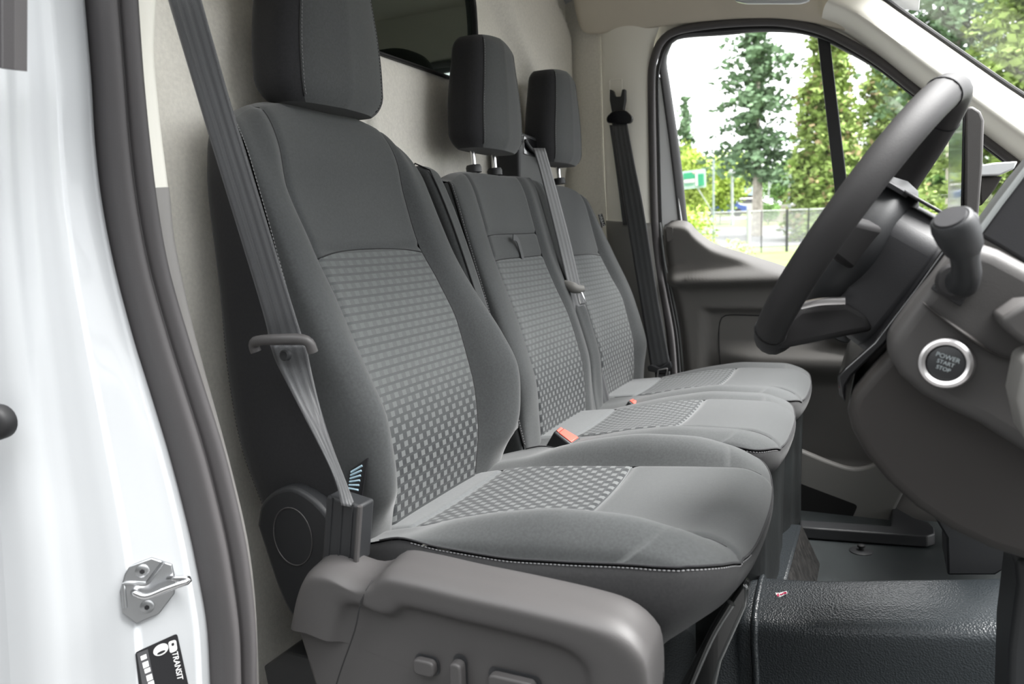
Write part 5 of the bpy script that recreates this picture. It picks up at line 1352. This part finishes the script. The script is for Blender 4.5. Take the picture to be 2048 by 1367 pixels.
# chain link fence
fe = thing('chain_link_fence', 'chain link fence with thin posts along the road', 'fence', ground_at(1540, 30), None)
fz = lambda px: ground_at(px, 30)
FHT = 1.62
M['post_white'] = mk('white_post_paint', (.34, .35, .35), .6)
for px_, mt, rr_ in ((1400, 'post_white', .05), (1497, 'post_white', .075), (1574, 'plastic_dark', .05), (1523, 'plastic_dark', .022), (1617, 'plastic_dark', .03), (1665, 'plastic_dark', .05), (1760, 'plastic_dark', .04)):
    b = fz(px_); MB().tube([b, b+V(0, 0, FHT)], rr_, 8).build('post', M[mt], fe)
a, b = fz(1395), fz(1780)
wire = MB(); W_ = (b-a).length; dirw = (b-a).normalized(); ns_ = int(W_/.10)
for k in range(-16, ns_):
    for s in (1, -1):
        u0, u1 = k*.10, k*.10+FHT-.05
        z0, z1 = 0., FHT-.05
        if u0 < 0: z0 -= u0; u0 = 0
        if u1 > W_: z1 -= u1-W_; u1 = W_
        if s < 0: p, q = a+dirw*u0+V(0, 0, FHT-.05-z0), a+dirw*u1+V(0, 0, FHT-.05-z1)
        else: p, q = a+dirw*u0+V(0, 0, z0), a+dirw*u1+V(0, 0, z1)
        if (q-p).length > .05: wire.tube([p, q], .0055, 3, caps=False)
wo_ = wire.build('wire_mesh', mk('galvanised_wire', (.35, .36, .36), .5, .6), fe, smooth=False, fixn=False); wo_['kind'] = 'stuff'
MB().tube([a+V(0, 0, FHT-.03), b+V(0, 0, FHT-.03)], .02, 6).build('top_rail', M['steel'], fe)

# green sign
sg = thing('road_sign', 'green and white direction sign on a post behind the bush', 'sign', ground_at(1390, 26))
def sgp(x, y, d=26): return dp_(1340+x/6.833, 320+y/6.833, d)
S0 = [sgp(158, 155), sgp(488, 115), sgp(497, 370), sgp(178, 400)]
nS = -(CF.normalized())*.03
MB().prism(rounded(S0, .06, 4), -nS).build('board', mk('pale_green_sign', (.25, .36, .30), .6), sg)
gS = mk('sign_green', (.0, .17, .075), .5)
M['sign_white'] = mk('sign_white', (.36, .37, .36), .6)
def sp4(L, m_, nm): MB().prism([sgp(x, y, 25.97) for x, y in L], CF*.01).build(nm, m_, sg)
sp4([(183, 180), (300, 165), (338, 205), (340, 245), (186, 262)], gS, 'green_field')
sp4([(380, 190), (462, 182), (468, 345), (386, 352)], gS, 'green_field')
sp4([(345, 170), (375, 168), (382, 352), (352, 354)], M['sign_white'], 'white_stripe')
sp4([(190, 268), (335, 254), (342, 300), (194, 312)], M['sign_white'], 'white_stripe')
sp4([(195, 335), (325, 325), (326, 335), (196, 345)], gS, 'printed_line')
sp4([(300, 158), (368, 152), (368, 180), (304, 186)], mk('pale_pink_print', (.36, .27, .24), .6), 'pink_patch')
gp0 = ground_at(1427, 26.3)
MB().tube([gp0, gp0+V(0, 0, 3.4)], .035, 8).build('sign_post', mk('grey_post', (.22, .26, .28), .5), sg)
MB().tube([gp0+V(0, 0, 1.6), sgp(300, 260, 26.2)], .02, 6).build('bracket', M['steel'], sg)

# lamp posts
def lamp(label, px_, d, top, r, arm, m_):
    b = ground_at(px_, d); t = thing('street_lamp', label, 'street lamp', b, 'street lamps'); tp = dp_(px_, top, d)
    MB().tube([b, V(b.x, b.y, tp.z)], [r, r*.7], 8).build('pole', m_, t)
    e = V(b.x, b.y, tp.z)
    if arm:
        A_ = smooth_path([e-V(0, 0, .9), e+LAT*(arm*.3), e+LAT*arm+V(0, 0, .1)], 10)
        MB().tube(A_, r*.6, 6).build('arm', m_, t); MB().box(A_[-1], V(.5, .25, .1)).build('lantern', M['post_white'], t, bevel=.03)
    else:
        MB().lathe([(r*1.1, 0), (r*2.2, .1), (r*2., .3), (r*.5, .4)], e, V(0, 0, 1), 10).build('lantern', M['post_white'], t)
    return t
lp_m = mk('pale_lamp_paint', (.32, .34, .35), .5)
lamp('white lamp post right of the pale wall', 1579, 44, 318, .10, 0, lp_m)
lamp('thin curved street lamp behind the fir trunk', 1537, 54, 352, .06, 1.6, lp_m)
lamp('white lamp post left of the fir trunk', 1464, 50, 352, .11, 0, lp_m)
# pale wall, dark pillar with a white cap
wl = thing('garden_wall', 'pale rectangular block wall right of the fir trunk', 'wall', ground_at(1582, 52))
b = ground_at(1543, 52); e = ground_at(1622, 52)
MB().prism([b-V(0, 0, .3), e-V(0, 0, .3), e+V(0, 0, 1.05), b+V(0, 0, 1.05)], FH*1.2).build('blocks', mk('pale_stone', (.26, .235, .20), .9, var=.2, vscale=2), wl, bevel=.03)
MB().prism([b+V(0, 0, 1.05)-LAT*.05, e+V(0, 0, 1.05)+LAT*.05, e+V(0, 0, 1.15)+LAT*.05, b+V(0, 0, 1.15)-LAT*.05], FH*1.25).build('coping', mk('pale_coping', (.30, .29, .27), .8), wl)
pz = thing('chimney_pillar', 'dark pillar with a white cap standing behind the pale wall', 'pillar', ground_at(1607, 53.8))
b = ground_at(1607, 53.8)
MB().lathe([(.35, 0), (.35, 2.1)], b, V(0, 0, 1), 12).build('shaft', M['plastic_dark'], pz)
MB().lathe([(.52, 2.1), (.55, 2.25), (.4, 2.42)], b, V(0, 0, 1), 12).build('cap', M['post_white'], pz)
# parked vehicles far away
def car(label, px_, d, col, L=4.2, h=1.45, van=False):
    b = ground_at(px_, d); t = thing('parked_car', label, 'car', b, 'parked cars'); X = LAT; 
    prof = [(-.5, .25), (-.5, .62), (-.36, .68), (-.22, 1.), (.2, 1.), (.36, .68), (.5, .6), (.5, .25)] if not van else [(-.5, .2), (-.5, .98), (-.4, 1.), (.3, 1.), (.42, .6), (.5, .55), (.5, .2)]
    MB().prism([b+X*(x*L)+V(0, 0, z*h) for x, z in prof], FH*1.7).build('body', mk('car_paint', col, .3, coat=.5), t, bevel=.06)
    MB().prism([b+X*(x*L)-FH*.01+V(0, 0, z*h) for x, z in ((-.3, .70), (-.2, .94), (.18, .94), (.3, .70))], FH*.02).build('side_window', M['gloss_black'], t)
    for x in (-.3, .3): MB().lathe([(.32, 0), (.32, .2)], b+X*(x*L)+V(0, 0, .32)-FH*.02, FH, 14).build('wheel', M['rubber_black'], t)
car('blue car parked beyond the grass verge', 1449, 62.5, (.015, .05, .22), 3.6)
car('white car parked right of the blue car', 1498, 66, (.34, .34, .34), 4.4)
car('white van parked behind the blue car', 1428, 70, (.33, .34, .34), 4.6, 2.1, True)
bd = thing('low_building', 'low building with a pale blue canopy behind the parked cars', 'building', ground_at(1470, 75))
b = ground_at(1438, 75); e = ground_at(1508, 75)
MB().prism([b, e, e+V(0, 0, 1.9), b+V(0, 0, 1.9)], FH*4).build('wall', mk('brown_brick', (.12, .08, .06), .9), bd)
MB().prism([b+V(0, 0, 1.7)-FH*.6, e+V(0, 0, 1.7)-FH*.6, e+V(0, 0, 2.5)-FH*.4, b+V(0, 0, 2.3)-FH*.4], FH*.5).build('canopy', mk('pale_blue_canopy', (.20, .28, .33), .6), bd)
bd2 = thing('low_building', 'low white roofed building behind the wheel at right', 'building', ground_at(1850, 52))
b = ground_at(1800, 52); e = ground_at(1915, 52)
MB().prism([b, e, e+V(0, 0, 2.3), b+V(0, 0, 2.3)], FH*5).build('wall', mk('beige_render', (.25, .23, .20), .9), bd2)
MB().prism([b+V(0, 0, 2.3)-LAT*.4-FH*.4, e+V(0, 0, 2.3)+LAT*.4-FH*.4, e+V(0, 0, 2.7)+LAT*.4-FH*.4, b+V(0, 0, 2.5)-LAT*.4-FH*.4], FH*5.8).build('roof', mk('white_roof', (.36, .36, .35), .7), bd2)

# added unseen building-sized block behind the camera, cutting light from the open-door side
nbm = mk('dark_blocker_grey', (.05, .05, .05), .8)
nb_o = MB().prism([V(-14, -4.4, -.65), V(16, -4.4, -.65), V(16, -4.4, 4.3), V(-14, -4.4, 4.3)], V(0, -6, 0)).build('light_blocking_wall', nbm, None, bevel=.05)
tag(nb_o, 'added unseen dark block behind the camera that shades the open-door side', kind='structure')
